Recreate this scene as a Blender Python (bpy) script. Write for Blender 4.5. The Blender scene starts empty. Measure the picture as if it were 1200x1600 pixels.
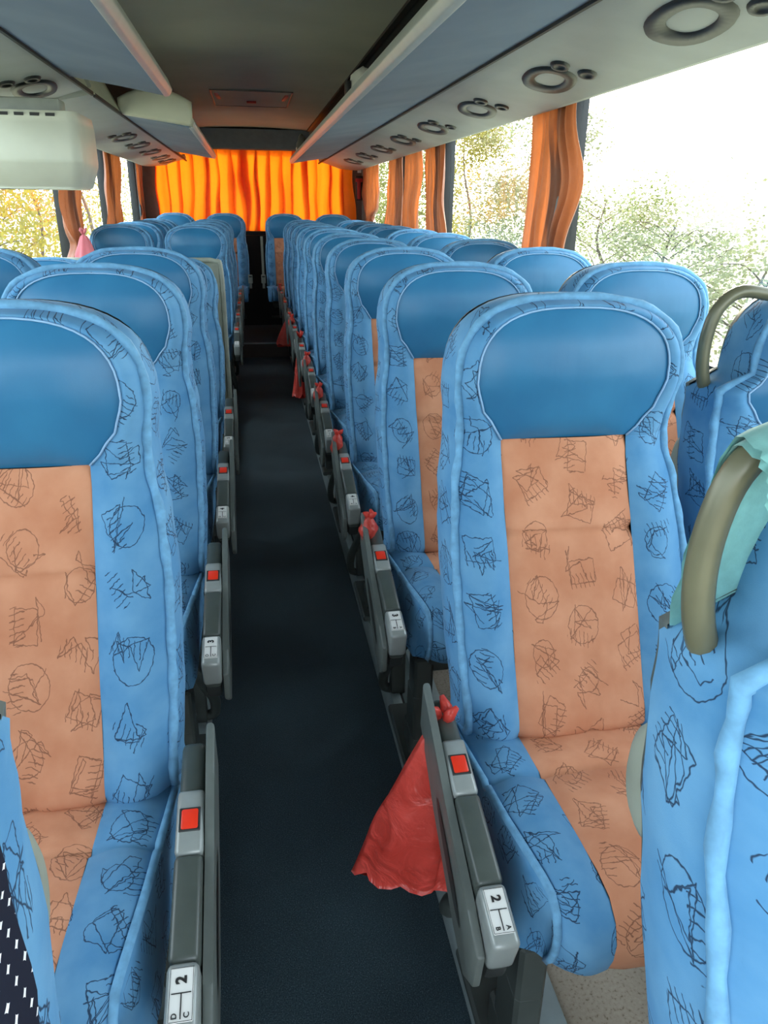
import bpy, bmesh, math, random
from mathutils import Vector, Matrix, noise
from math import sin, cos, pi, sqrt, radians, exp

random.seed(7)
SC = bpy.context.scene
COL = SC.collection

# ------------------------------------------------------------------ camera
F_PX, PITCH, YAW, ROLL, EYE = 1168.4, 0.3878, 0.1705, -0.0121, 1.36
fw = Vector((sin(YAW) * cos(PITCH), cos(YAW) * cos(PITCH), -sin(PITCH)))
rt = Vector((cos(YAW), -sin(YAW), 0))
dn = fw.cross(rt)
rt, dn = cos(ROLL) * rt + sin(ROLL) * dn, -sin(ROLL) * rt + cos(ROLL) * dn
cam = bpy.data.cameras.new('camera')
cam.sensor_fit = 'HORIZONTAL'
cam.sensor_width = 36.0
cam.lens = F_PX / 1200 * 36
cam.clip_start = 0.02
cam.clip_end = 500
camo = bpy.data.objects.new('camera', cam)
m3 = Matrix((rt, -dn, -fw)).transposed()
camo.matrix_world = Matrix.Translation((0, 0, EYE)) @ m3.to_4x4()
COL.objects.link(camo)
SC.camera = camo

# ------------------------------------------------------------------ world, sun, exposure
SUN_EL, SUN_AZ = 24, 16          # degrees: height, and turn from the bus axis (rear) to the right
SUN_STRENGTH = 4.0
SKY_STRENGTH = 0.78
world = bpy.data.worlds.new('sky')
SC.world = world
world.use_nodes = True
wt = world.node_tree
wt.nodes.clear()
wo = wt.nodes.new('ShaderNodeOutputWorld')
bg = wt.nodes.new('ShaderNodeBackground')
sky = wt.nodes.new('ShaderNodeTexSky')
sky.sky_type = 'NISHITA'
sky.sun_disc = False
sky.sun_elevation = radians(SUN_EL)
sky.sun_rotation = radians(SUN_AZ)
sky.altitude = 100
sky.air_density = 0.9
sky.dust_density = 3.5
sky.ozone_density = 0.6
hz = wt.nodes.new('ShaderNodeMixRGB')        # milky overcast mixed evenly over the whole sky
hz.inputs[0].default_value = 0.6
hz.inputs[2].default_value = (4.2, 4.35, 4.5, 1)
wt.links.new(sky.outputs[0], hz.inputs[1])
wt.links.new(hz.outputs[0], bg.inputs[0])
bg.inputs[1].default_value = SKY_STRENGTH
wt.links.new(bg.outputs[0], wo.inputs[0])

sl = bpy.data.lights.new('sun', 'SUN')
sl.energy = SUN_STRENGTH
sl.angle = radians(1.2)
sl.color = (1.0, 0.90, 0.74)
so = bpy.data.objects.new('sun', sl)
sd = Vector((sin(radians(SUN_AZ)) * cos(radians(SUN_EL)), cos(radians(SUN_AZ)) * cos(radians(SUN_EL)), sin(radians(SUN_EL))))
so.rotation_euler = (-sd).to_track_quat('-Z', 'Y').to_euler()
so.location = sd * 40
COL.objects.link(so)

vs = SC.view_settings
vs.view_transform = 'Standard'
vs.look = 'None'
vs.gamma = 1.0
vs.use_curve_mapping = False
vs.exposure = 1.2
SC.cycles.use_denoising = True
SC.cycles.max_bounces = 8
SC.cycles.diffuse_bounces = 4
SC.cycles.adaptive_threshold = 0.02
SC.cycles.transparent_max_bounces = 24
SC.cycles.sample_clamp_indirect = 8
SC.cycles.caustics_reflective = False
SC.cycles.caustics_refractive = False


# ------------------------------------------------------------------ materials
MAT = {}


class NT:
    """small helper to write node graphs"""
    def __init__(self, tree):
        self.t = tree

    def n(self, kind, **kw):
        nd = self.t.nodes.new(kind)
        for k, v in kw.items():
            setattr(nd, k, v)
        return nd

    def put(self, sock, v):
        if isinstance(v, bpy.types.NodeSocket):
            self.t.links.new(v, sock)
        elif v is not None:
            sock.default_value = v

    def m(self, op, a, b=None, c=None, clamp=False):
        nd = self.n('ShaderNodeMath', operation=op, use_clamp=clamp)
        for i, v in enumerate((a, b, c)):
            self.put(nd.inputs[i], v)
        return nd.outputs[0]

    def v(self, op, a, b=None, scale=None):
        nd = self.n('ShaderNodeVectorMath', operation=op)
        self.put(nd.inputs[0], a)
        self.put(nd.inputs[1], b)
        if scale is not None:
            self.put(nd.inputs['Scale'], scale)
        return nd.outputs['Value'] if op in ('DOT_PRODUCT', 'LENGTH', 'DISTANCE') else nd.outputs[0]

    def noise(self, vec, scale, detail=3, rough=0.5):
        nd = self.n('ShaderNodeTexNoise')
        self.put(nd.inputs['Vector'], vec)
        nd.inputs['Scale'].default_value = scale
        nd.inputs['Detail'].default_value = detail
        nd.inputs['Roughness'].default_value = rough
        return nd

    def ramp(self, fac, stops):
        nd = self.n('ShaderNodeValToRGB')
        cr = nd.color_ramp
        while len(cr.elements) < len(stops):
            cr.elements.new(0.5)
        for e, (p, c) in zip(cr.elements, stops):
            e.position = p
            e.color = (*c, 1)
        self.put(nd.inputs[0], fac)
        return nd.outputs[0]

    def mix(self, fac, a, b):
        nd = self.n('ShaderNodeMixRGB')
        self.put(nd.inputs[0], fac)
        for i, c in ((1, a), (2, b)):
            self.put(nd.inputs[i], (*c, 1) if isinstance(c, tuple) and len(c) == 3 else c)
        return nd.outputs[0]


def base_mat(name):
    m = bpy.data.materials.new(name)
    m.use_nodes = True
    m.node_tree.nodes.clear()
    g = NT(m.node_tree)
    out = g.n('ShaderNodeOutputMaterial')
    MAT[name] = m
    return m, g, out


def bsdf(g, out, color, rough=0.5, metal=0.0, spec=0.5, bump=None, bump_str=0.2, bump_dist=0.002, sheen=0):
    b = g.n('ShaderNodeBsdfPrincipled')
    g.put(b.inputs['Base Color'], (*color, 1) if isinstance(color, tuple) else color)
    g.put(b.inputs['Roughness'], rough)
    b.inputs['Metallic'].default_value = metal
    b.inputs['Specular IOR Level'].default_value = spec
    if sheen:
        b.inputs['Sheen Weight'].default_value = sheen
        b.inputs['Sheen Roughness'].default_value = 0.4
    if bump is not None:
        bn = g.n('ShaderNodeBump')
        bn.inputs['Strength'].default_value = bump_str
        bn.inputs['Distance'].default_value = bump_dist
        g.put(bn.inputs['Height'], bump)
        g.t.links.new(bn.outputs[0], b.inputs['Normal'])
    g.t.links.new(b.outputs[0], out.inputs[0])
    return b


def simple(name, color, rough=0.5, metal=0.0, spec=0.5, var=0.12, scale=18, bump=0.0, sheen=0):
    m, g, out = base_mat(name)
    tc = g.n('ShaderNodeTexCoord').outputs['Object']
    nz = g.noise(tc, scale, 4)
    lo = tuple(max(0, c * (1 - var)) for c in color)
    hi = tuple(min(1, c * (1 + var)) for c in color)
    col = g.ramp(nz.outputs[0], [(0.3, lo), (0.7, hi)])
    bsdf(g, out, col, rough, metal, spec, nz.outputs[0] if bump else None, bump, 0.002, sheen)
    return m


def doodle_group():
    """hand-scribbled motifs on a staggered grid, input in metres, output 0..1 line mask"""
    gt = bpy.data.node_groups.new('scribbles', 'ShaderNodeTree')
    gt.interface.new_socket('UV', in_out='INPUT', socket_type='NodeSocketVector')
    gt.interface.new_socket('Seed', in_out='INPUT', socket_type='NodeSocketFloat')
    gt.interface.new_socket('Mask', in_out='OUTPUT', socket_type='NodeSocketFloat')
    g = NT(gt)
    gi = g.n('NodeGroupInput')
    go = g.n('NodeGroupOutput')
    sep = g.n('ShaderNodeSeparateXYZ')
    g.put(sep.inputs[0], gi.outputs[0])
    CW, CH = 0.078, 0.088
    u = g.m('DIVIDE', sep.outputs[0], CW)
    u = g.m('ADD', u, 200.5)
    cx = g.m('FLOOR', u)
    odd = g.m('MODULO', cx, 2.0)
    vv = g.m('DIVIDE', sep.outputs[1], CH)
    vv = g.m('ADD', vv, 200.0)
    vv = g.m('MULTIPLY_ADD', odd, 0.5, vv)
    cy = g.m('FLOOR', vv)
    lx = g.m('SUBTRACT', g.m('FRACT', u), 0.5)
    ly = g.m('SUBTRACT', g.m('FRACT', vv), 0.5)
    cb = g.n('ShaderNodeCombineXYZ')
    g.put(cb.inputs[0], lx)
    g.put(cb.inputs[1], ly)
    p0 = cb.outputs[0]
    wob = g.noise(gi.outputs[0], 130, 1)
    p = g.v('ADD', p0, g.v('SCALE', g.v('SUBTRACT', wob.outputs[1], (0.5, 0.5, 0.5)), scale=0.07))
    p = g.v('MULTIPLY', p, (1, 1, 0))

    def rnd(k):
        c = g.n('ShaderNodeCombineXYZ')
        g.put(c.inputs[0], g.m('ADD', cx, gi.outputs[1]))
        g.put(c.inputs[1], cy)
        c.inputs[2].default_value = k * 3.7 + 0.3
        w = g.n('ShaderNodeTexWhiteNoise', noise_dimensions='3D')
        g.put(w.inputs['Vector'], c.outputs[0])
        return w.outputs['Color']

    def pt(k, amp=0.76):
        d = g.v('SCALE', g.v('SUBTRACT', rnd(k), (0.5, 0.5, 0.5)), scale=amp)
        return g.v('MULTIPLY', d, (1, 1, 0))

    # every motif is turned its own way
    rot = g.n('ShaderNodeVectorRotate', rotation_type='Z_AXIS')
    g.put(rot.inputs['Vector'], p)
    rs = g.n('ShaderNodeSeparateXYZ')
    g.put(rs.inputs[0], rnd(40))
    g.put(rot.inputs['Angle'], g.m('MULTIPLY', rs.outputs[0], 6.283))
    p = rot.outputs[0]

    def seg(a, b):
        pa = g.v('SUBTRACT', p, a)
        ba = g.v('SUBTRACT', b, a)
        h = g.m('DIVIDE', g.v('DOT_PRODUCT', pa, ba), g.v('DOT_PRODUCT', ba, ba), clamp=True)
        return g.v('LENGTH', g.v('SUBTRACT', pa, g.v('SCALE', ba, scale=h)))
    best = None
    pts = [pt(k) for k in range(9)]
    for a, b in zip(pts[:-1], pts[1:]):
        d = seg(a, b)
        best = d if best is None else g.m('MINIMUM', best, d)
    # a wobbly ring on about half of them
    c = pt(20, 0.16)
    rr = g.n('ShaderNodeSeparateXYZ')
    g.put(rr.inputs[0], rnd(21))
    rad = g.m('MULTIPLY_ADD', rr.outputs[0], 0.16, 0.20)
    ring = g.m('ABSOLUTE', g.m('SUBTRACT', g.v('DISTANCE', p, c), rad))
    ring = g.m('ADD', ring, g.m('GREATER_THAN', rr.outputs[1], 0.45))
    best = g.m('MINIMUM', best, ring)
    # a box outline on others, and a comb of parallel strokes
    q = g.v('SUBTRACT', p, pt(30, 0.2))
    sq = g.n('ShaderNodeSeparateXYZ')
    g.put(sq.inputs[0], q)
    ax, ay = g.m('ABSOLUTE', sq.outputs[0]), g.m('ABSOLUTE', sq.outputs[1])
    bx = g.m('ABSOLUTE', g.m('MAXIMUM', g.m('SUBTRACT', ax, 0.27), g.m('SUBTRACT', ay, 0.20)))
    bx = g.m('ADD', bx, g.m('LESS_THAN', rr.outputs[1], 0.60))
    best = g.m('MINIMUM', best, bx)
    st = g.m('DIVIDE', g.m('ABSOLUTE', g.m('SUBTRACT', g.m('FRACT', g.m('MULTIPLY', g.m('MULTIPLY_ADD', sq.outputs[1], 0.3, sq.outputs[0]), 10.0)), 0.5)), 10.0)
    boxm = g.m('MAXIMUM', g.m('SUBTRACT', ax, 0.30), g.m('SUBTRACT', g.m('ABSOLUTE', g.m('SUBTRACT', sq.outputs[1], 0.16)), 0.13))
    st = g.m('ADD', st, g.m('GREATER_THAN', boxm, 0.0))
    best = g.m('MINIMUM', best, st)
    lim = g.m('MULTIPLY', g.m('GREATER_THAN', g.v('LENGTH', g.v('MULTIPLY', p0, (1, 1, 0))), 0.455), 1.0)
    best = g.m('ADD', best, lim)
    mr = g.n('ShaderNodeMapRange')
    g.put(mr.inputs[0], best)
    mr.inputs[1].default_value = 0.0035
    mr.inputs[2].default_value = 0.0115
    mr.inputs[3].default_value = 1.0
    mr.inputs[4].default_value = 0.0
    gt.links.new(mr.outputs[0], go.inputs[0])
    return gt


SCRIB = doodle_group()


def doodle_mat(name, lo, hi, ink, amount):
    m, g, out = base_mat(name)
    uv = g.n('ShaderNodeTexCoord').outputs['UV']
    oi = g.n('ShaderNodeObjectInfo')
    gr = g.n('ShaderNodeGroup')
    gr.node_tree = SCRIB
    g.put(gr.inputs[0], uv)
    g.put(gr.inputs[1], g.m('FLOOR', g.m('MULTIPLY', oi.outputs['Random'], 60.0)))
    blot = g.noise(uv, 14, 4)
    col = g.ramp(blot.outputs[0], [(0.32, lo), (0.72, hi)])
    fac = g.m('MULTIPLY', gr.outputs[0], amount)
    col = g.mix(fac, col, ink)
    nap = g.noise(uv, 900, 2)
    fold = g.noise(uv, 22, 2)
    ht = g.m('MULTIPLY_ADD', fold.outputs[0], 1.6, g.m('MULTIPLY', nap.outputs[0], 0.12))
    bsdf(g, out, col, 0.78, 0, 0.25, ht, 0.35, 0.004, sheen=0.06)
    return m


doodle_mat('blue_fabric', (0.070, 0.225, 0.42), (0.135, 0.315, 0.50), (0.006, 0.015, 0.04), 0.9)
doodle_mat('orange_fabric', (0.50, 0.195, 0.10), (0.63, 0.29, 0.165), (0.085, 0.028, 0.018), 0.66)
simple('piping_fabric', (0.14, 0.33, 0.52), 0.7, 0, 0.25, 0.18, 60, 0.3, sheen=0.05)
simple('seam_thread', (0.25, 0.42, 0.62), 0.6)


def leather():
    m, g, out = base_mat('headrest_vinyl')
    tc = g.n('ShaderNodeTexCoord').outputs['Object']
    nz = g.noise(tc, 9, 3)
    fine = g.noise(tc, 420, 2)
    wr = g.noise(g.v('MULTIPLY', tc, (26, 6, 5)), 1.0, 2)
    col = g.ramp(nz.outputs[0], [(0.3, (0.022, 0.140, 0.285)), (0.7, (0.032, 0.185, 0.35))])
    ht = g.m('MULTIPLY_ADD', wr.outputs[0], 1.0, g.m('MULTIPLY', fine.outputs[0], 0.06))
    bsdf(g, out, col, 0.40, 0, 0.42, ht, 0.16, 0.006)


leather()
simple('shell_plastic', (0.105, 0.122, 0.112), 0.45, 0, 0.4, 0.08, 40)
simple('armrest_plastic', (0.062, 0.075, 0.066), 0.38, 0, 0.5, 0.08, 40)
simple('dark_plastic', (0.022, 0.025, 0.024), 0.5, 0, 0.4)
simple('silver_plastic', (0.27, 0.295, 0.28), 0.28, 0.1, 0.5, 0.05, 40)
simple('red_button', (0.75, 0.035, 0.012), 0.3)
simple('white_plate', (0.72, 0.72, 0.68), 0.4, var=0.03)
simple('black_print', (0.012, 0.012, 0.012), 0.6)
simple('frame_metal', (0.05, 0.06, 0.055), 0.45, 0.2)
simple('grab_tube', (0.13, 0.125, 0.075), 0.35, 0.1)
simple('pivot_plastic', (0.30, 0.32, 0.26), 0.5)
simple('rail_metal', (0.30, 0.36, 0.36), 0.35, 0.1)
simple('edge_vinyl', (0.14, 0.18, 0.18), 0.45)
simple('pillar_paint', (0.07, 0.095, 0.11), 0.5)
simple('pillar_trim', (0.22, 0.30, 0.33), 0.5)
simple('rubber', (0.012, 0.013, 0.014), 0.6)
simple('wall_panel', (0.16, 0.17, 0.165), 0.6)
simple('rear_panel', (0.11, 0.115, 0.10), 0.6)
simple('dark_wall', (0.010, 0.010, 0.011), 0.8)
simple('riser_wood', (0.045, 0.028, 0.022), 0.6)
simple('valance_grey', (0.085, 0.095, 0.115), 0.6)
simple('rack_rail', (0.52, 0.55, 0.55), 0.35, 0, 0.5, 0.05)
simple('rack_inside', (0.03, 0.033, 0.033), 0.8)
simple('service_plastic', (0.37, 0.40, 0.40), 0.5, 0, 0.4, 0.06, 6)
simple('lamp_ring', (0.014, 0.017, 0.018), 0.5)
simple('lamp_lens', (0.40, 0.41, 0.41), 0.3)
simple('screen_cream', (0.60, 0.62, 0.52), 0.42, 0, 0.4, 0.05, 8)
simple('screen_under', (0.34, 0.37, 0.34), 0.5)
simple('partition_green', (0.20, 0.22, 0.17), 0.4)
simple('strap_red', (0.40, 0.02, 0.02), 0.6)
simple('pink_paint', (0.62, 0.16, 0.13), 0.5)
simple('white_paper', (0.75, 0.75, 0.72), 0.6)
simple('bark', (0.09, 0.07, 0.05), 0.9, bump=0.5)
simple('teal_cloth', (0.20, 0.46, 0.44), 0.85, bump=0.6, scale=70, sheen=0.3)


def carpet():
    m, g, out = base_mat('aisle_carpet')
    tc = g.n('ShaderNodeTexCoord').outputs['Object']
    nz = g.noise(tc, 420, 2, 0.7)
    lg = g.noise(tc, 2.6, 3)
    col = g.ramp(nz.outputs[0], [(0.36, (0.010, 0.022, 0.028)), (0.60, (0.036, 0.064, 0.078)), (0.76, (0.16, 0.21, 0.23))])
    sh = g.ramp(lg.outputs[0], [(0.3, (0.72, 0.72, 0.72)), (0.7, (1.25, 1.25, 1.25))])
    mx = g.n('ShaderNodeMixRGB', blend_type='MULTIPLY')
    mx.inputs[0].default_value = 1
    g.put(mx.inputs[1], col)
    g.put(mx.inputs[2], sh)
    bsdf(g, out, mx.outputs[0], 0.9, 0, 0.2, nz.outputs[0], 0.6, 0.004, sheen=0.2)


carpet()


def speckle_floor():
    m, g, out = base_mat('platform_vinyl')
    tc = g.n('ShaderNodeTexCoord').outputs['Object']
    nz = g.noise(tc, 160, 2, 0.6)
    col = g.ramp(nz.outputs[0], [(0.30, (0.19, 0.15, 0.10)), (0.42, (0.37, 0.31, 0.24)), (0.75, (0.43, 0.37, 0.29))])
    bsdf(g, out, col, 0.45, 0, 0.4)


speckle_floor()


def felt(name, lo, hi, rough=0.85, sc=7):
    m, g, out = base_mat(name)
    tc = g.n('ShaderNodeTexCoord').outputs['Object']
    nz = g.noise(tc, sc, 3)
    fine = g.noise(tc, 600, 2)
    col = g.ramp(nz.outputs[0], [(0.35, lo), (0.68, hi)])
    bsdf(g, out, col, rough, 0, 0.2, fine.outputs[0], 0.25, 0.001, sheen=0.1)


felt('ceiling_felt', (0.36, 0.37, 0.30), (0.40, 0.41, 0.335), sc=3)
felt('rack_felt', (0.135, 0.205, 0.33), (0.17, 0.245, 0.375), sc=4)


def cloth_translucent(name, col, tcol, mixf, rough=0.7, stripes=0):
    m, g, out = base_mat(name)
    tc = g.n('ShaderNodeTexCoord').outputs['Object']
    nz = g.noise(tc, 30, 3)
    lo = tuple(c * 0.85 for c in col)
    c1 = g.ramp(nz.outputs[0], [(0.3, lo), (0.7, col)])
    b = g.n('ShaderNodeBsdfPrincipled')
    g.put(b.inputs['Base Color'], c1)
    b.inputs['Roughness'].default_value = rough
    b.inputs['Specular IOR Level'].default_value = 0.3
    b.inputs['Sheen Weight'].default_value = 0.2
    t = g.n('ShaderNodeBsdfTranslucent')
    t.inputs[0].default_value = (*tcol, 1)
    mx = g.n('ShaderNodeMixShader')
    mx.inputs[0].default_value = mixf
    g.t.links.new(b.outputs[0], mx.inputs[1])
    g.t.links.new(t.outputs[0], mx.inputs[2])
    g.t.links.new(mx.outputs[0], out.inputs[0])


cloth_translucent('rear_curtain_cloth', (0.60, 0.10, 0.010), (0.90, 0.165, 0.005), 0.42)
cloth_translucent('curtain_cloth', (0.36, 0.135, 0.07), (0.62, 0.17, 0.04), 0.22, 0.45)


def thin_plastic(name, col, see):
    m, g, out = base_mat(name)
    tc = g.n('ShaderNodeTexCoord').outputs['Object']
    cr = g.noise(tc, 13, 4, 0.55)
    cr.inputs['Distortion'].default_value = 1.2
    b = g.n('ShaderNodeBsdfPrincipled')
    g.put(b.inputs['Base Color'], g.ramp(cr.outputs[0], [(0.35, tuple(c * 0.8 for c in col)), (0.7, tuple(min(1, c * 1.25 + 0.03) for c in col))]))
    b.inputs['Roughness'].default_value = 0.28
    bn = g.n('ShaderNodeBump')
    bn.inputs['Strength'].default_value = 0.55
    bn.inputs['Distance'].default_value = 0.03
    g.put(bn.inputs['Height'], cr.outputs[0])
    g.t.links.new(bn.outputs[0], b.inputs['Normal'])
    t = g.n('ShaderNodeBsdfTranslucent')
    t.inputs[0].default_value = (*col, 1)
    tr = g.n('ShaderNodeBsdfTransparent')
    tr.inputs[0].default_value = (1.0, 0.35, 0.32, 1)
    m1 = g.n('ShaderNodeMixShader')
    m1.inputs[0].default_value = 0.35
    g.t.links.new(b.outputs[0], m1.inputs[1])
    g.t.links.new(t.outputs[0], m1.inputs[2])
    m2 = g.n('ShaderNodeMixShader')
    m2.inputs[0].default_value = see
    g.t.links.new(m1.outputs[0], m2.inputs[1])
    g.t.links.new(tr.outputs[0], m2.inputs[2])
    g.t.links.new(m2.outputs[0], out.inputs[0])


thin_plastic('red_plastic', (0.80, 0.085, 0.06), 0.14)
cloth_translucent('pink_plastic', (0.85, 0.28, 0.32), (0.85, 0.32, 0.36), 0.4, 0.3)
for i, (c, t) in enumerate((((0.10, 0.13, 0.035), (0.13, 0.17, 0.03)), ((0.20, 0.18, 0.035), (0.26, 0.22, 0.03)),
                            ((0.24, 0.12, 0.015), (0.34, 0.16, 0.012)), ((0.17, 0.185, 0.10), (0.19, 0.21, 0.10)))):
    cloth_translucent('leaf_%s' % ('green', 'yellow', 'amber', 'pale')[i], c, t, 0.5, 0.6)


def glass():
    m, g, out = base_mat('window_glass')
    t = g.n('ShaderNodeBsdfTransparent')
    t.inputs[0].default_value = (0.93, 0.97, 0.96, 1)
    gl = g.n('ShaderNodeBsdfGlossy')
    gl.inputs['Roughness'].default_value = 0.02
    gl.inputs[0].default_value = (1, 1, 1, 1)
    mx = g.n('ShaderNodeMixShader')
    mx.inputs[0].default_value = 0.06
    g.t.links.new(t.outputs[0], mx.inputs[1])
    g.t.links.new(gl.outputs[0], mx.inputs[2])
    g.t.links.new(mx.outputs[0], out.inputs[0])


glass()


def dots():
    m, g, out = base_mat('star_print_cloth')
    uv = g.n('ShaderNodeTexCoord').outputs['UV']
    sep = g.n('ShaderNodeSeparateXYZ')
    g.put(sep.inputs[0], uv)
    u = g.m('DIVIDE', sep.outputs[0], 0.016)
    row = g.m('FLOOR', g.m('DIVIDE', sep.outputs[1], 0.0105))
    u = g.m('ADD', u, g.m('MULTIPLY', g.m('MODULO', g.m('ADD', row, 500.0), 2.0), 0.5))
    fx = g.m('ABSOLUTE', g.m('SUBTRACT', g.m('FRACT', u), 0.5))
    fy = g.m('ABSOLUTE', g.m('SUBTRACT', g.m('FRACT', g.m('DIVIDE', sep.outputs[1], 0.0105)), 0.5))
    s = g.m('ADD', g.m('POWER', fx, 0.8), g.m('POWER', fy, 0.8))
    mk = g.m('LESS_THAN', s, 0.29)
    col = g.mix(mk, (0.008, 0.010, 0.022), (0.75, 0.75, 0.78))
    bsdf(g, out, col, 0.8, 0, 0.2)


dots()


def grass():
    m, g, out = base_mat('meadow')
    tc = g.n('ShaderNodeTexCoord').outputs['Object']
    nz = g.noise(tc, 0.8, 6, 0.7)
    col = g.ramp(nz.outputs[0], [(0.3, (0.20, 0.21, 0.13)), (0.7, (0.33, 0.32, 0.23))])
    bsdf(g, out, col, 0.9, 0, 0.2)


grass()


def clear_button():
    m, g, out = base_mat('clear_button')
    b = bsdf(g, out, (0.35, 0.38, 0.42), 0.15, 0, 0.8)
    b.inputs['Alpha'].default_value = 0.75


clear_button()


# ------------------------------------------------------------------ object helpers
def link(o):
    COL.objects.link(o)
    return o


def mesh(name, verts, faces, mat, parent=None, uvs=None, smooth=True):
    me = bpy.data.meshes.new(name)
    me.from_pydata([tuple(v) for v in verts], [], faces)
    if uvs is not None:
        ul = me.uv_layers.new(name='UVMap')
        for lp in me.loops:
            ul.data[lp.index].uv = uvs[lp.vertex_index]
    me.materials.append(MAT[mat])
    if smooth:
        me.polygons.foreach_set('use_smooth', [True] * len(me.polygons))
    me.update()
    o = bpy.data.objects.new(name, me)
    o.parent = parent
    return link(o)


def from_bm(name, bm, mat, parent=None, smooth=False):
    me = bpy.data.meshes.new(name)
    bmesh.ops.recalc_face_normals(bm, faces=bm.faces)
    bm.to_mesh(me)
    bm.free()
    me.materials.append(MAT[mat])
    if smooth:
        me.polygons.foreach_set('use_smooth', [True] * len(me.polygons))
        try:
            me.set_sharp_from_angle(angle=radians(35))
        except Exception:
            pass
    o = bpy.data.objects.new(name, me)
    o.parent = parent
    return link(o)


def add_box(bm, x0, x1, y0, y1, z0, z1, bevel=0.0, seg=2, xf=None):
    vs_ = [bm.verts.new((x, y, z)) for x in (x0, x1) for y in (y0, y1) for z in (z0, z1)]
    fs = [bm.faces.new([vs_[i] for i in f]) for f in ((0, 1, 3, 2), (4, 6, 7, 5), (0, 4, 5, 1), (2, 3, 7, 6), (0, 2, 6, 4), (1, 5, 7, 3))]
    geo = vs_
    if bevel:
        ed = list({e for f in fs for e in f.edges})
        r = bmesh.ops.bevel(bm, geom=ed, offset=bevel, segments=seg, profile=0.5, affect='EDGES')
        geo = list({v for f in r['faces'] for v in f.verts} | {v for v in vs_ if v.is_valid})
    if xf is not None:
        for v in geo:
            v.co = xf @ v.co
    return geo


def box(name, x0, x1, y0, y1, z0, z1, mat, parent=None, bevel=0.0, seg=2, xf=None):
    bm = bmesh.new()
    add_box(bm, x0, x1, y0, y1, z0, z1, bevel, seg, xf)
    return from_bm(name, bm, mat, parent, bevel > 0)


def prism_yz(name, pts, x0, x1, mat, parent=None, bevel=0.0, seg=2):
    """closed outline in the y/z plane pushed from x0 to x1"""
    bm = bmesh.new()
    a = [bm.verts.new((x0, y, z)) for y, z in pts]
    b = [bm.verts.new((x1, y, z)) for y, z in pts]
    n = len(pts)
    bm.faces.new(a)
    bm.faces.new(b[::-1])
    for i in range(n):
        bm.faces.new((a[i], a[(i + 1) % n], b[(i + 1) % n], b[i]))
    if bevel:
        bmesh.ops.bevel(bm, geom=list(bm.edges), offset=bevel, segments=seg, profile=0.5, affect='EDGES')
    return from_bm(name, bm, mat, parent, bevel > 0)


def prism_xz(name, pts, y0, y1, mat, parent=None, bevel=0.0, seg=2):
    bm = bmesh.new()
    a = [bm.verts.new((x, y0, z)) for x, z in pts]
    b = [bm.verts.new((x, y1, z)) for x, z in pts]
    n = len(pts)
    bm.faces.new(a)
    bm.faces.new(b[::-1])
    for i in range(n):
        bm.faces.new((a[i], a[(i + 1) % n], b[(i + 1) % n], b[i]))
    if bevel:
        bmesh.ops.bevel(bm, geom=list(bm.edges), offset=bevel, segments=seg, profile=0.5, affect='EDGES')
    return from_bm(name, bm, mat, parent, bevel > 0)


def tube_data(path, rad, n=8, closed=False, V=None, Fc=None):
    V = [] if V is None else V
    Fc = [] if Fc is None else Fc
    path = [Vector(p) for p in path]
    base = len(V)
    m = len(path)
    prev = None
    for i, p in enumerate(path):
        if closed:
            t = path[(i + 1) % m] - path[i - 1]
        else:
            t = path[min(i + 1, m - 1)] - path[max(i - 1, 0)]
        t.normalize()
        if prev is None:
            a = t.cross(Vector((0, 0, 1)))
            if a.length < 0.1:
                a = t.cross(Vector((1, 0, 0)))
        else:
            a = prev - t * prev.dot(t)
        a.normalize()
        prev = a
        b = t.cross(a)
        r = rad[i] if isinstance(rad, (list, tuple)) else rad
        for k in range(n):
            q = 2 * pi * k / n
            V.append(p + a * (cos(q) * r) + b * (sin(q) * r))
    for i in range(m if closed else m - 1):
        j = (i + 1) % m
        for k in range(n):
            k2 = (k + 1) % n
            Fc.append((base + i * n + k, base + i * n + k2, base + j * n + k2, base + j * n + k))
    if not closed:
        Fc.append(tuple(base + k for k in range(n))[::-1])
        Fc.append(tuple(base + (m - 1) * n + k for k in range(n)))
    return V, Fc


def tube(name, path, rad, mat, parent=None, n=8, closed=False):
    V, Fc = tube_data(path, rad, n, closed)
    return mesh(name, V, Fc, mat, parent, [(v[0] + v[1], v[2]) for v in V])


def smooth_path(pts, k=6):
    """Catmull-Rom through the points"""
    P = [Vector(p) for p in pts]
    P = [P[0] * 2 - P[1]] + P + [P[-1] * 2 - P[-2]]
    out = []
    for i in range(1, len(P) - 2):
        for j in range(k):
            t = j / k
            a, b, c, d = P[i - 1], P[i], P[i + 1], P[i + 2]
            out.append(0.5 * ((2 * b) + (c - a) * t + (2 * a - 5 * b + 4 * c - d) * t * t + (3 * b - a - 3 * c + d) * t ** 3))
    out.append(P[-2])
    return out


def grid(nu, nv, off=0, wrap=False):
    fs = []
    for i in range(nu - 1):
        for j in range(nv if wrap else nv - 1):
            j2 = (j + 1) % nv
            fs.append((off + i * nv + j, off + i * nv + j2, off + (i + 1) * nv + j2, off + (i + 1) * nv + j))
    return fs


def empty(name, loc, label=None, cat=None, group=None, rz=0.0, kind=None):
    o = bpy.data.objects.new(name, None)
    o.empty_display_size = 0.1
    o.location = loc
    o.rotation_euler = (0, 0, rz)
    link(o)
    tag(o, label, cat, group, kind)
    return o


def tag(o, label=None, cat=None, group=None, kind=None):
    if label:
        o['label'] = label
    if cat:
        o['category'] = cat
    if group:
        o['group'] = group
    if kind:
        o['kind'] = kind
    return o


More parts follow.
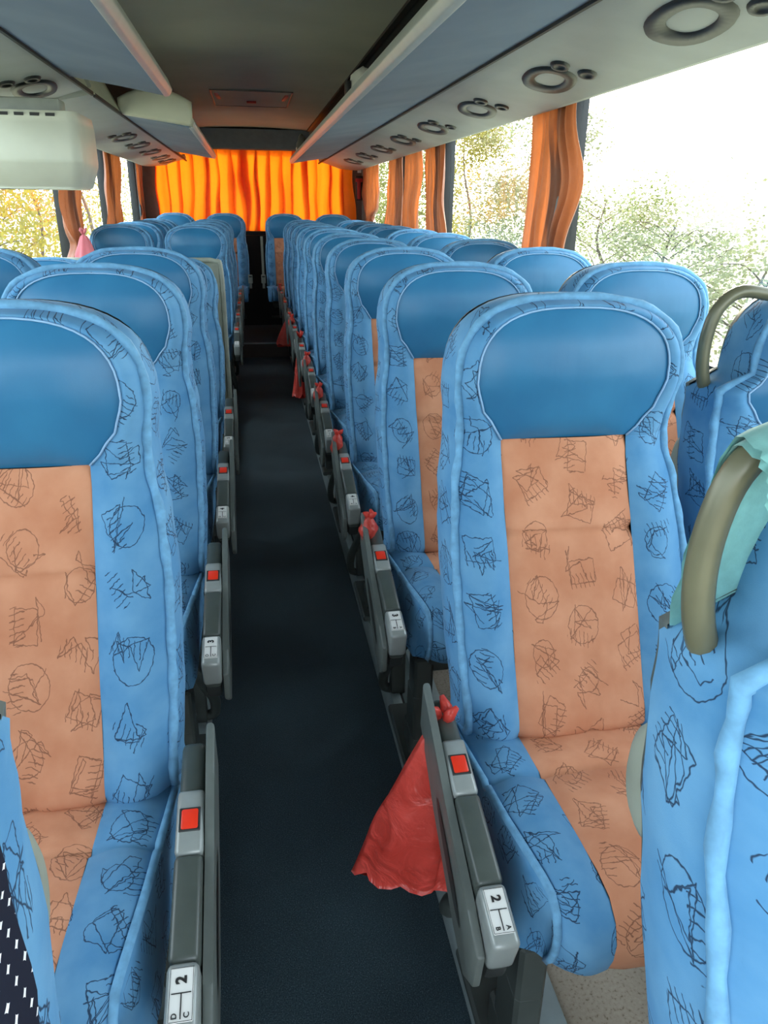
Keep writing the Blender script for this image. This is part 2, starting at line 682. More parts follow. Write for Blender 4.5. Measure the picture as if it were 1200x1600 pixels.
def copy_tree(root, loc, label, group=None, mirror=False):
    r = root.copy()
    link(r)
    r.location = loc
    r['label'] = label
    if group:
        r['group'] = group
    for ch in list(root.children):
        c = ch.copy()
        link(c)
        c.parent = r
        for gch in list(ch.children):
            d = gch.copy()
            link(d)
            d.parent = c
    return r


def lerp(a, b, t):
    return a + (b - a) * t


def interp(tab, x):
    if x <= tab[0][0]:
        return tab[0][1]
    for (x0, y0), (x1, y1) in zip(tab[:-1], tab[1:]):
        if x <= x1:
            t = (x - x0) / (x1 - x0)
            t = t * t * (3 - 2 * t)
            return lerp(y0, y1, t)
    return tab[-1][1]


ORD = ['', 'first', 'second', 'third', 'fourth', 'fifth', 'sixth', 'seventh', 'eighth', 'ninth', 'tenth', 'eleventh', 'last']

# ------------------------------------------------------------------ structure
XC = 0.072
WL, WR = -1.10, 1.25
YF, YB = -1.7, 8.95
PLAT = 0.10
CEIL = 2.06

floor = box('floor', -0.19, 0.33, YF, 7.35, -0.06, 0.0, 'aisle_carpet')
tag(floor, kind='structure')
st1 = box('floor_step', -0.19, 0.33, 7.35, YB, -0.06, 0.13, 'aisle_carpet')
tag(st1, kind='structure')
box('step_riser', -0.19, 0.33, 7.335, 7.35, 0.0, 0.128, 'riser_wood', st1)
box('step_edge', -0.19, 0.33, 7.325, 7.37, 0.128, 0.137, 'pillar_trim', st1)
for nm, x0, x1 in (('platform_right', 0.34, WR), ('platform_left', WL, -0.20)):
    pf = box(nm, x0, x1, YF, YB, -0.06, PLAT, 'platform_vinyl')
    tag(pf, kind='structure')
    if nm == 'platform_right':
        box('edge_profile', 0.318, 0.345, YF, YB, 0.0, PLAT + 0.006, 'rail_metal', pf, 0.004)
        box('edge_groove', 0.345, 0.351, YF, YB, PLAT, PLAT + 0.003, 'rubber', pf)
        box('edge_trim', 0.351, 0.40, YF, YB, PLAT, PLAT + 0.004, 'edge_vinyl', pf)
        box('seat_track', 0.40, 0.45, YF, 8.2, PLAT, PLAT + 0.012, 'rail_metal', pf, 0.003)
    else:
        box('edge_profile', -0.205, -0.178, YF, YB, 0.0, PLAT + 0.006, 'rail_metal', pf, 0.004)
        box('edge_groove', -0.211, -0.205, YF, YB, PLAT, PLAT + 0.003, 'rubber', pf)
        box('edge_trim', -0.26, -0.211, YF, YB, PLAT, PLAT + 0.004, 'edge_vinyl', pf)
        box('seat_track', -0.31, -0.26, YF, 8.2, PLAT, PLAT + 0.012, 'rail_metal', pf, 0.003)

# ceiling: a shallow arched felt panel, dark coves outside it
V, Fc = [], []
xs = [-0.48 + 1.10 * i / 16 for i in range(17)]
for y in (YF, YB):
    for x in xs:
        V.append((x, y, CEIL + 0.02 * (1 - ((x - XC) / 0.55) ** 2)))
for y in (YF, YB):
    for x in xs:
        V.append((x, y, CEIL + 0.06))
Fc = grid(2, 17) + grid(2, 17, 34)
ceil = mesh('ceiling', V, Fc, 'ceiling_felt')
tag(ceil, kind='structure')
for i, x in enumerate((-0.485, 0.625)):
    box('ceiling_joint', x - 0.012, x + 0.012, YF, 8.5, CEIL - 0.012, CEIL + 0.004, 'rubber', ceil)
for k, (xa, xb, sgn) in enumerate(((0.62, WR + 0.05, 1), (-0.48, WL - 0.05, -1))):
    pts = [(xa, CEIL), (xa + sgn * 0.25, 2.03), (xa + sgn * 0.5, 1.94), (xb, 1.86), (xb, CEIL + 0.06), (xa, CEIL + 0.06)]
    if sgn < 0:
        pts = pts[::-1]
    tag(prism_xz('trim_%d' % (k + 1), pts, YF, YB, 'rack_inside'), kind='structure')

SILL = 0.90
HEAD = 1.80


def side_wall(name, xin, sgn, pillars, wins):
    xo = xin + sgn * 0.06
    a, b = sorted((xin, xo))
    w = box(name, a, b, YF, YB, -0.06, SILL, 'wall_panel')
    tag(w, kind='structure')
    box('upper_panel', a, b, YF, YB, HEAD, 1.88, 'wall_panel', w)
    c, d = sorted((xin - sgn * 0.03, xo))
    box('window_sill', c, d, YF, YB, SILL, SILL + 0.025, 'pillar_trim', w, 0.006)
    for (y0, y1) in pillars:
        c, d = sorted((xin - sgn * 0.02, xo))
        box('window_pillar', c, d, y0 + 0.03, y1, SILL + 0.02, HEAD + 0.01, 'pillar_trim', w, 0.008)
        c, d = sorted((xin + sgn * 0.0, xo + sgn * 0.005))
        box('pillar_gasket', c, d, y0, y0 + 0.035, SILL + 0.02, HEAD + 0.01, 'rubber', w, 0.004)
    for i, (y0, y1) in wins:
        xg = xin + sgn * 0.035
        pane = box('window_%d' % i, min(xg, xg + sgn * 0.005), max(xg, xg + sgn * 0.005), y0, y1, SILL + 0.02, HEAD, 'window_glass')
        tag(pane, kind='structure')
        bm = bmesh.new()
        x0, x1 = sorted((xg - sgn * 0.012, xg + sgn * 0.012))
        add_box(bm, x0, x1, y0, y1, SILL + 0.02, SILL + 0.05)
        add_box(bm, x0, x1, y0, y1, HEAD - 0.02, HEAD + 0.005)
        from_bm('window_frame', bm, 'rubber', pane)
    return w


RP = [(3.08, 3.19), (5.12, 5.27), (6.50, 6.64), (8.42, 8.55)]
side_wall('wall_right', WR, 1, RP, [(1, (YF, 3.08)), (2, (3.19, 5.12)), (3, (5.27, 6.50)), (4, (6.64, 8.42))])
LP = [(2.2, 2.32), (5.18, 5.30), (6.72, 6.84), (8.44, 8.55)]
side_wall('wall_left', WL, -1, LP, [(5, (YF, 2.2)), (6, (2.32, 5.18)), (7, (5.30, 6.72)), (8, (6.84, 8.44))])
for sgn, xin in ((1, WR), (-1, WL)):
    a, b = sorted((xin - sgn * 0.012, xin + sgn * 0.06))
    w = box('trim_%d' % (3 if sgn > 0 else 4), a, b, 8.56, YB, SILL, 1.88, 'rear_panel')
    tag(w, kind='structure')

# rear wall with a big window opening behind the curtain
bm = bmesh.new()
add_box(bm, WL, WR, YB - 0.05, YB, -0.06, 1.16)
add_box(bm, WL, -0.92, YB - 0.05, YB, 1.16, 2.1)
add_box(bm, 1.04, WR, YB - 0.05, YB, 1.16, 2.1)
add_box(bm, -0.92, 1.04, YB - 0.05, YB, 1.92, 2.12)
wb = from_bm('wall_back', bm, 'rear_panel')
tag(wb, kind='structure')
rw = box('window_9', -0.92, 1.04, YB - 0.03, YB - 0.025, 1.16, 1.92, 'window_glass')
tag(rw, kind='structure')
box('parcel_shelf', -1.08, 1.22, 8.62, YB - 0.06, 1.06, 1.10, 'dark_wall', wb)
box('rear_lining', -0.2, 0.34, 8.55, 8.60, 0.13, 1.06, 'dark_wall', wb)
va = prism_yz('trim_5', [(8.50, 1.885), (8.52, 1.875), (8.62, 1.90), (8.75, 2.06), (8.44, 2.06)], -0.50, 0.64, 'valance_grey')
tag(va, kind='structure')
for x in (-0.12, 0.27):
    box('valance_clip', x - 0.02, x + 0.02, 8.478, 8.492, 2.03, 2.045, 'rack_rail', va)

# hatch in the roof
ht = empty('roof_hatch', (0.06, 6.25, CEIL), 'flush roof hatch with two pink-red corner bars in the ceiling', 'hatch')
bm = bmesh.new()
add_box(bm, -0.27, 0.27, -0.42, 0.42, 0.012, 0.03)
from_bm('hatch_panel', bm, 'ceiling_felt', ht)
for sx in (-1, 1):
    box('corner_bar', -0.012, 0.012, -0.12, 0.12, 0.0, 0.014, 'pink_paint', ht, 0.003,
        xf=Matrix.Translation((sx * 0.235, -0.16, 0.0)) @ Matrix.Rotation(sx * 0.06, 4, 'Z'))
box('latch', -0.035, 0.035, 0.10, 0.14, 0.0, 0.016, 'strap_red', ht, 0.003)
bm = bmesh.new()
for a in ((-0.28, -0.27, -0.43, 0.43), (0.27, 0.28, -0.43, 0.43), (-0.28, 0.28, -0.43, -0.42), (-0.28, 0.28, 0.42, 0.43)):
    add_box(bm, *a, 0.008, 0.02)
from_bm('hatch_gap', bm, 'shell_plastic', ht)


# ------------------------------------------------------------------ luggage racks and service strips
def rack(name, sgn, y0, y1, label, nose=False):
    """sgn +1 right / -1 left of the bus axis"""
    r = empty(name, (XC, y0, 1.75), label, 'luggage rack')
    L = y1 - y0

    def P(pts):
        q = [(sgn * x, z - 1.75) for x, z in pts]
        return q if sgn > 0 else q[::-1]
    prism_xz('underside', P([(0.345, 1.722), (0.50, 1.748), (0.685, 1.775), (0.685, 1.80), (0.50, 1.772), (0.345, 1.745)]), 0, L, 'rack_felt', r)
    prism_xz('front_rail', P([(0.322, 1.742), (0.334, 1.722), (0.352, 1.719), (0.356, 1.728), (0.350, 1.775), (0.336, 1.778)]), 0, L, 'rack_rail', r, 0.003)
    prism_xz('back_lining', P([(0.68, 1.80), (0.70, 1.80), (0.98, 1.90), (0.98, 1.92)]), 0, L, 'rack_inside', r)
    if nose:
        V = []
        n = 14
        for j, (dy, sc) in enumerate(((0.0, 1.0), (-0.03, 0.97), (-0.05, 0.88), (-0.055, 0.70))):
            for i in range(n + 1):
                t = i / n
                x = lerp(0.33, 0.69, t)
                zt = 1.79 + 0.13 * sin(pi * (0.18 + 0.62 * t)) - 0.02
                zb = 1.725 + 0.05 * t
                cx, cz = 0.51, 1.80
                V.append((sgn * (cx + (x - cx) * (0.6 + 0.4 * sc)), dy, cz + (zt - cz) * sc - 1.75))
            for i in range(n, -1, -1):
                t = i / n
                x = lerp(0.33, 0.69, t)
                zb = 1.725 + 0.05 * t
                V.append((sgn * (0.51 + (x - 0.51) * (0.6 + 0.4 * sc)), dy, 1.80 + (zb - 1.80) * sc - 1.75))
        m = 2 * (n + 1)
        Fc = grid(4, m, 0, True) + [tuple(range(3 * m, 4 * m)), tuple(range(m))[::-1]]
        mesh('end_cap', V, Fc, 'screen_cream', r)
    else:
        prism_xz('end_cap', P([(0.34, 1.735), (0.69, 1.775), (0.70, 1.80), (0.60, 1.83), (0.45, 1.815), (0.34, 1.775)]), L - 0.012 if sgn < 0 else L - 0.012, L, 'rack_rail', r, 0.003)
    return r


rack('luggage_rack', 1, YF, 7.72, 'long blue-grey luggage rack running above the right-hand window seats')
rack('luggage_rack', -1, YF, 3.17, 'blue-grey luggage rack above the left seats nearest the viewer')
rack('luggage_rack', -1, 4.40, 7.2, 'short blue-grey luggage rack with cream rounded nose behind the monitor', True)


def oval(n=28, a=1.0, b=1.0, e=2.3):
    o = []
    for i in range(n):
        q = 2 * pi * i / n
        c, s = cos(q), sin(q)
        o.append((a * math.copysign(abs(c) ** (2 / e), c), b * math.copysign(abs(s) ** (2 / e), s)))
    return o


def strip(name, sgn, y0, y1, lamps, label, round_end=0.25, lx=0.885):
    r = empty(name, (XC, y0, 1.72), label, 'panel')
    L = y1 - y0
    # cross-section of the panel
    prof = [(0.676, 1.778), (0.75, 1.762), (0.88, 1.738), (1.00, 1.716), (1.06, 1.704), (1.085, 1.706), (1.10, 1.722), (1.10, 1.76), (0.70, 1.81)]
    V = []
    ys = [0.0, L - round_end] + [L - round_end + round_end * sin(pi / 2 * k / 8) for k in range(1, 9)]
    for y in ys:
        t = max(0.0, (y - (L - round_end)) / round_end)
        sc = sqrt(max(0.0, 1 - t * t)) * 0.85 + 0.15 if t > 0 else 1.0
        for x, z in prof:
            xx = 0.68 + (x - 0.68) * (1 - (1 - sc) * 0.55) if sgn < 0 or True else x
            V.append((sgn * xx, y, z - 1.72 + (1 - sc) * 0.03))
    n = len(prof)
    Fc = grid(len(ys), n, 0, True) + [tuple(range(n)), tuple(range((len(ys) - 1) * n, len(ys) * n))[::-1]]
    mesh('panel_body', V, Fc, 'service_plastic', r, smooth=False)

    def on(x, y, lift):
        z = interp_lin(prof[:5], x) - 1.72 - lift
        return (sgn * x, y, z)
    for ly in lamps:
        yc = ly - y0
        # ring: outer oval and an off-centre hole, raised bevelled rim
        V = []
        o1 = oval(28, 0.172, 0.082)
        o2 = oval(28, 0.092, 0.044)
        sk = 0.35
        rings = []
        for (pts, oy, ox, lift, scl) in ((o1, 0, 0, 0.0, 1.0), (o1, 0, 0, 0.007, 0.96), (o2, -0.022, -0.006, 0.007, 1.04), (o2, -0.022, -0.006, 0.001, 1.0)):
            for a, b in pts:
                V.append(on(lx + ox + b * scl + a * scl * 0.16, yc + oy + a * scl, lift))
        Fc = grid(4, 28, 0, True)
        rg = mesh('reading_light', V, Fc, 'lamp_ring', r)
        V = [on(lx - 0.006 + b + a * 0.16, yc - 0.022 + a, 0.0025 + 0.004 * 0) for a, b in o2] + [on(lx - 0.006, yc - 0.022, 0.006)]
        mesh('lens', V, [(i, (i + 1) % 28, 28) for i in range(28)], 'service_plastic', rg)
        for ox, oy in ((-0.045, -0.205), (0.045, -0.195)):
            V = []
            for sc, lift in ((1.0, 0), (0.9, 0.007), (0.55, 0.007), (0.5, 0.003)):
                for a, b in oval(16, 0.050, 0.030, 2.0):
                    V.append(on(lx + ox + b * sc + a * sc * 0.2, yc + oy + a * sc, lift))
            V.append(on(lx + ox, yc + oy, 0.002))
            mesh('air_nozzle', V, grid(4, 16, 0, True) + [(48 + i, 48 + (i + 1) % 16, 64) for i in range(16)], 'lamp_ring', rg)
    # joint line along the rack
    box('joint_line', *sorted((sgn * 0.672, sgn * 0.682)), 0, L, 0.045, 0.06, 'rubber', r)
    return r


def interp_lin(tab, x):
    if x <= tab[0][0]:
        return tab[0][1]
    for (x0, y0), (x1, y1) in zip(tab[:-1], tab[1:]):
        if x <= x1:
            return lerp(y0, y1, (x - x0) / (x1 - x0))
    return tab[-1][1]


strip('service_panel', 1, YF, 8.68, [0.93, 1.76] + [2.585 + 0.815 * k for k in range(7)], 'pale grey service panel with reading lights above the right windows')
strip('service_panel', -1, YF, 3.62, [1.7, 2.5, 3.32], 'pale grey service panel with reading light ending over the hanging monitor', lx=0.83)
strip('service_panel', -1, 3.66, 8.68, [5.5, 6.2, 6.95, 7.7, 8.3], 'pale grey service panel with reading lights beyond the monitor, left windows', lx=0.83)
# cove panel where the left rack is interrupted
cv = prism_xz('trim_6', [(-0.60, 1.775), (-0.612, 1.775), (-0.72, 1.95), (-0.70, 1.96)], 3.2, 4.42, 'screen_cream')
tag(cv, kind='structure')

# ------------------------------------------------------------------ hanging monitor
tv = empty('overhead_monitor', (-0.80, 3.15, 1.70), 'cream fold-down monitor housing hanging over the left seats', 'monitor')
secs = [(0.00, -0.215, 0.225, -0.065, -0.02), (0.03, -0.245, 0.235, -0.06, -0.12), (0.06, -0.25, 0.238, -0.055, -0.20), (0.20, -0.25, 0.238, -0.05, -0.285), (0.30, -0.24, 0.23, -0.05, -0.285)]
V = []
for (z, hw) in ((-0.05, 0.232), (-0.09, 0.238), (-0.20, 0.238), (-0.215, 0.236), (-0.285, 0.19), (-0.295, 0.175)):
    fy = interp_lin([(-0.295, -0.06), (-0.215, -0.155), (-0.20, -0.16), (-0.09, -0.15), (-0.05, -0.13)], z)
    loop = []
    cx = 0.02 if z < -0.25 else 0.0
    rc = 0.035
    for (px, py, a0) in ((hw - rc, fy + rc, -pi / 2), (hw - 0.01, 0.16, 0), (-hw + 0.01, 0.16, pi / 2), (-hw + rc, fy + rc, pi)):
        r_ = rc if py < 0 else 0.01
        for k in range(5):
            q = a0 + pi / 2 * k / 4
            loop.append((px + r_ * cos(q) + cx, py + r_ * sin(q), z))
    V += loop
n = 20
Fc = grid(6, n, 0, True) + [tuple(range(n)), tuple(range(5 * n, 6 * n))[::-1]]
mesh('housing', V, Fc, 'screen_cream', tv)
for k in range(8):
    box('vent_slot', -0.235 + 0.05 * k + 0.02, -0.205 + 0.05 * k + 0.02, -0.140, -0.120, -0.068, -0.058, 'rubber', tv)
box('hinge', -0.16, 0.16, -0.02, 0.08, -0.06, 0.0, 'screen_under', tv, 0.006)
box('label_frame', -0.20, -0.15, -0.13, -0.115, -0.045, -0.03, 'shell_plastic', tv, 0.003)

# ------------------------------------------------------------------ coach seats
CH = 0.111                       # half width of the orange middle panel
SEAM_Z, TOP_Z = 1.003, 1.2265


def spine(z):
    return interp_lin([(0.47, -0.125), (0.515, -0.130), (0.540, -0.158), (0.556, -0.172), (0.580, -0.166), (0.65, -0.132), (0.776, -0.074), (0.90, -0.014), (0.97, 0.020), (1.003, 0.029), (1.06, 0.026), (1.11, 0.020), (1.17, 0.022), (1.2265, 0.034)], z)


OUTL = [(0.47, 0.194), (0.55, 0.204), (0.70, 0.210), (0.82, 0.211), (0.92, 0.203), (0.985, 0.190), (1.03, 0.190), (1.095, 0.198)]
HEADL = [(1.003, 0.111), (1.03, 0.136), (1.06, 0.156), (1.10, 0.167)]


def outline(handle, fl=1.0, fr=1.0):
    """lists of matching points (s, z) on the headrest border H and the outer outline O, above the seam"""
    H, O = [], []
    n1, n2 = 6, 12
    for i in range(n1):
        z = lerp(SEAM_Z, 1.095, i / n1)
        O.append((-interp(OUTL, z), z))
        z = lerp(SEAM_Z, 1.10, i / n1)
        H.append((-interp(HEADL, z), z))
    for i in range(2 * n2 + 1):
        q = pi - pi * i / (2 * n2)
        c, s = cos(q), sin(q)
        e = 2 / 2.7
        O.append((0.198 * math.copysign(abs(c) ** e, c), 1.095 + (TOP_Z - 1.095) * abs(s) ** e))
        H.append((0.167 * math.copysign(abs(c) ** e, c), 1.10 + (1.2155 - 1.10) * abs(s) ** e))
    for i in range(n1 - 1, -1, -1):
        z = lerp(SEAM_Z, 1.095, i / n1)
        O.append((interp(OUTL, z), z))
        z = lerp(SEAM_Z, 1.10, i / n1)
        H.append((interp(HEADL, z), z))
    O = [(x * (fl if x < 0 else fr), z) for x, z in O]
    H = [(x * (lerp(1, fl, 0.6) if x < 0 else 1.0) if z > SEAM_Z + 0.001 else x, z) for x, z in H]
    if handle:
        def cut(p, a):
            s, z = p
            if s * handle > 0:
                k = min(1, max(0, (z - 1.065) / 0.03))
                k = k * k * (3 - 2 * k)
                s *= 1 - a * k
            return (s, z)
        O = [cut(p, 0.30) for p in O]
        H = [cut(p, 0.22) for p in H]
    return H, O


def side_off(rho, z):
    k = 1.0 if z < 0.9 else max(0.35, 1 - (z - 0.9) / 0.16)
    return -0.020 * k * sin(pi * min(1, rho * 1.02)) + 0.030 * rho ** 3


def wob(x, y, z, a, f=14):
    return a * noise.noise(Vector((x * f, y * f, z * f)))


def build_seat(name, arm=0, handle=0, plate=None, leg=0, fl=1.0, fr=1.0):
    """arm / handle: side of the aisle armrest (-1 left, +1 right of the seat); local z counts from the platform"""
    root = empty(name, (0, 0, PLAT))
    dz = -PLAT
    H, O = outline(handle, fl, fr)

    # ---- blue side fabric: lower side panels, headrest border and the wrapped flank
    V, UV, Fc = [], [], []

    def put(s, y, z, uv):
        V.append((s, y, z + dz))
        UV.append(uv)
        return len(V) - 1
    zs = [0.47 + (SEAM_Z - 0.47) * i / 34 for i in range(35)]
    m = 8
    edgeL, edgeR = [], []
    for sg in (-1, 1):
        base = len(V)
        for z in zs:
            w = interp(OUTL, z) * (fl if sg < 0 else fr)
            for j in range(m + 1):
                rho = j / m
                s = lerp(CH, w, rho)
                y = spine(z) + side_off(rho, z) + wob(sg * s, 0, z, 0.003)
                put(sg * s, y, z, (sg * s, z))
            (edgeL if sg < 0 else edgeR).append(base + len(V) - 1 - base)
        f = grid(len(zs), m + 1, base)
        Fc += f if sg > 0 else [q[::-1] for q in f]
    base = len(V)
    for (hs, hz_), (os_, oz) in zip(H, O):
        for j in range(m + 1):
            rho = j / m
            s, z = lerp(hs, os_, rho), lerp(hz_, oz, rho)
            y = spine(z) + side_off(rho, z) + wob(s, 0, z, 0.004, 30) * rho
            put(s, y, z, (s, z))
    Fc += [q[::-1] for q in grid(len(H), m + 1, base)]
    # rim points in order: left bottom -> top -> right bottom
    rim = [Vector((-fl * interp(OUTL, z), spine(z) + side_off(1, z), z)) for z in zs[:-1]]
    rim += [Vector((s, spine(z) + side_off(1, z), z)) for s, z in O]
    rim += [Vector((fr * interp(OUTL, z), spine(z) + side_off(1, z), z)) for z in reversed(zs[:-1])]
    base = len(V)
    TH = 0.088
    for i, p in enumerate(rim):
        c = Vector((0, 0, 0.85))
        inw = Vector((c.x - p.x, 0, 0 if p.z < 1.05 else (1.05 - p.z)))
        if inw.length > 0:
            inw.normalize()
        for j in range(5):
            t = j / 4
            q = p + Vector((0, TH * t, -0.012 * t)) + inw * (-0.012 * sin(pi * t * 0.75))
            q.x += wob(p.x + 3, t, p.z, 0.002, 25)
            put(q.x, q.y, q.z, (p.x + math.copysign(TH * t, p.x) * 1.0, q.z))
    Fc += [q[::-1] for q in grid(len(rim), 5, base)]
    mesh('backrest_cover', V, Fc, 'blue_fabric', root, UV)

    # ---- orange middle panel
    V, UV = [], []
    nz_, ns = 72, 16
    for i in range(nz_ + 1):
        z = lerp(0.47, SEAM_Z, i / nz_)
        for j in range(ns + 1):
            u = -1 + 2 * j / ns
            s = CH * u
            y = spine(z) - 0.010 * (1 - u ** 4) + 0.011 * exp(-((z - 0.855) / 0.007) ** 2) + 0.006 * exp(-((s - 0.012) / 0.006) ** 2) * max(0, min(1, (0.74 - z) / 0.08)) + 0.006 * exp(-((z - SEAM_Z) / 0.012) ** 2)
            y += wob(s, 5, z, 0.004, 9)
            V.append((s, y, z + dz))
            UV.append((s + 0.3, z + 0.03))
    mesh('backrest_panel', V, grid(nz_ + 1, ns + 1), 'orange_fabric', root, UV)

    # ---- padded headrest panel
    V, UV = [], []
    nr = 9
    cz = 1.09
    hb = [(lerp(-CH, CH, k / 10), SEAM_Z) for k in range(1, 10)]
    loop = H + hb[::-1]
    cxm = sum(p[0] for p in loop) / len(loop) * (1 if handle else 0)
    V.append((cxm, spine(cz) - 0.020, cz + dz))
    for r in range(1, nr + 1):
        t = r / nr
        for s, z in loop:
            ss, zz = lerp(cxm, s, t), lerp(cz, z, t)
            y = spine(zz) - 0.020 * (1 - t ** 3.2) + wob(ss, 7, zz, 0.0022, 22) * (1 - abs(2 * t - 1.2))
            V.append((ss, y, zz + dz))
    k = len(loop)
    Fc = [(0, 1 + (i + 1) % k, 1 + i) for i in range(k)]
    for r in range(nr - 1):
        for i in range(k):
            i2 = (i + 1) % k
            Fc.append((1 + r * k + i, 1 + r * k + i2, 1 + (r + 1) * k + i2, 1 + (r + 1) * k + i))
    hp = mesh('headrest_panel', V, Fc, 'headrest_vinyl', root)
    tube('headrest_seam', [(s, spine(z) - 0.003, z + dz) for s, z in H], 0.0019, 'seam_thread', hp, 5)

    # ---- piping round the rim
    pr = [Vector((p.x * 1.003, p.y - 0.004 + wob(p.x, p.y, p.z, 0.002, 40), p.z + dz + (0.002 if p.z > 1.1 else 0))) for p in rim]
    tube('piping', pr, [0.0078 + 0.0012 * sin(i * 1.7) for i in range(len(pr))], 'piping_fabric', root, 7)

    # ---- plastic back shell
    V = []
    rings = []
    n = len(rim)
    for (ins, dy) in ((-0.03, TH - 0.006), (-0.02, TH + 0.010), (0.10, TH + 0.020), (0.45, TH + 0.026)):
        for p in rim:
            c = Vector((0, 0, 0.85))
            q = p + (Vector((0, p.y, c.z)) - p) * ins
            V.append((q.x, p.y + dy + (spine(q.z) - spine(p.z) if ins > 0.05 else 0), q.z - 0.010 + dz))
    Fc = [q for q in grid(4, n, 0, False)] + [tuple(range(3 * n, 4 * n))]
    sh = mesh('back_shell', V, Fc, 'shell_plastic', root)
    box('magazine_net', -0.15, 0.15, TH - 0.10, TH - 0.085, 0.66 + dz, 0.82 + dz, 'dark_plastic', sh, 0.004,
        xf=Matrix.Translation((0, 0.125, 0)) @ Matrix.Translation((0, 0, 0)))

    # ---- seat cushion
    path = [(-0.10, 0.536), (-0.15, 0.545), (-0.20, 0.549), (-0.254, 0.551), (-0.262, 0.5440), (-0.270, 0.551), (-0.33, 0.553), (-0.40, 0.556), (-0.45, 0.556),
            (-0.485, 0.548), (-0.508, 0.530), (-0.518, 0.505), (-0.516, 0.475), (-0.508, 0.450), (-0.495, 0.435)]
    CWD = 0.203
    for part, mat in (('cushion_panel', 'orange_fabric'), ('cushion_cover', 'blue_fabric')):
        V, UV, Fc = [], [], []
        arc = 0.0
        if part == 'cushion_panel':
            ns = 10
            for i, (y, z) in enumerate(path):
                if i:
                    arc += sqrt((y - path[i - 1][0]) ** 2 + (z - path[i - 1][1]) ** 2)
                for j in range(ns + 1):
                    u = -1 + 2 * j / ns
                    hw = lerp(CH, 0.098, min(1, i / 9))
                    bul = 0.006 * (1 - u ** 4)
                    nose = min(1, max(0, (-y - 0.47) / 0.04))
                    V.append((hw * u, y - bul * nose + wob(u, y, z, 0.002, 8), z + bul * (1 - nose) + dz + wob(u, y, 3, 0.003, 7)))
                    UV.append((hw * u + 0.3, -arc))
            Fc = [q[::-1] for q in grid(len(path), ns + 1)]
            mesh(part, V, Fc, mat, root, UV)
        else:
            ridges = []
            for sg in (-1, 1):
                base = len(V)
                arc = 0.0
                ridge = []
                nc, nw = 8, 6
                for i, (y, z) in enumerate(path):
                    if i:
                        arc += sqrt((y - path[i - 1][0]) ** 2 + (z - path[i - 1][1]) ** 2)
                    hw = lerp(CH, 0.098, min(1, i / 9))
                    nose = min(1, max(0, (-y - 0.44) / 0.06))
                    for j in range(nc + 1):
                        rho = j / nc
                        s = lerp(hw, lerp(CWD, 0.166, min(1, max(0, (-y - 0.16) / 0.34))), rho)
                        b = 0.012 * sin(pi * min(1, rho * 1.05)) - 0.007 * rho ** 4
                        V.append((sg * s, y - 0.5 * b * nose + 0.020 * rho ** 4 * nose, z + b * (1 - nose) + dz + wob(s, y, 9, 0.004, 16)))
                        UV.append((sg * s, -arc))
                    ridge.append(V[-1])
                    zb = 0.425 + 0.012 * 0
                    for j in range(1, nw + 1):
                        t = j / nw
                        p = V[base + i * (nc + 1 + nw) + nc]
                        zz = lerp(p[2], min(p[2], zb + dz), t)
                        V.append((sg * lerp(abs(p[0]), 0.200 - 0.034 * nose, sin(pi / 2 * t) if p[2] - zb - dz > 0.02 else t), p[1] + 0.02 * t * nose, zz))
                        UV.append((sg * (CWD + (p[2] - zz)), -arc))
                f = grid(len(path), nc + 1 + nw, base)
                Fc += [q[::-1] for q in f] if sg > 0 else f
                ridges.append(ridge)
            cc = mesh(part, V, Fc, mat, root, UV)
            for rd in ridges:
                tube('cushion_piping', [(x * 1.005, y, z + 0.001) for x, y, z in rd], 0.0062, 'piping_fabric', cc, 6)
    bm = bmesh.new()
    add_box(bm, -0.160, 0.160, -0.455, -0.10, 0.40 + dz, 0.445 + dz, 0.012, 2)
    add_box(bm, -0.15, 0.15, -0.42, -0.06, 0.36 + dz, 0.405 + dz, 0.008, 1)
    from_bm('cushion_pan', bm, 'frame_metal', root, True)

    if leg:
        # ---- floor legs on the aisle side and the curved brace
        x = 0.165 * leg
        lp = [(x, -0.40, 0.40 + dz), (x, -0.41, 0.30 + dz), (x, -0.385, 0.18 + dz), (x, -0.36, 0.0)]
        bm = bmesh.new()
        for k in range(3):
            a, b = Vector(lp[k]), Vector(lp[k + 1])
            add_box(bm, x - 0.022, x + 0.022, min(a.y, b.y) - 0.028, max(a.y, b.y) + 0.028, b.z, a.z + 0.01, 0.006, 1)
        add_box(bm, x - 0.04, x + 0.04, -0.46, -0.20, 0.0, 0.02, 0.005, 1)
        from_bm('leg', bm, 'frame_metal', root, True)
        tube('brace', smooth_path([(x - 0.0 * leg, -0.30, 0.40 + dz), (x + 0.03 * leg, -0.25, 0.30 + dz), (x + 0.045 * leg, -0.17, 0.20 + dz), (x + 0.04 * leg, -0.13, 0.13 + dz), (x + 0.02 * leg, -0.12, 0.012)], 5),
             [0.014] * 21, 'frame_metal', root, 8)
        box('footrest_bar', -0.17, 0.17, 0.02, 0.045, 0.20 + dz, 0.225 + dz, 'frame_metal', root, 0.006)
        box('rear_leg', x - 0.02, x + 0.02, -0.14, -0.10, 0.0, 0.42 + dz, 'frame_metal', root, 0.006)
    else:
        box('side_frame', -0.02, 0.02, -0.40, -0.12, 0.0, 0.38 + dz, 'frame_metal', root, 0.008)
        box('footrest_bar', -0.17, 0.17, 0.02, 0.045, 0.20 + dz, 0.225 + dz, 'frame_metal', root, 0.006)

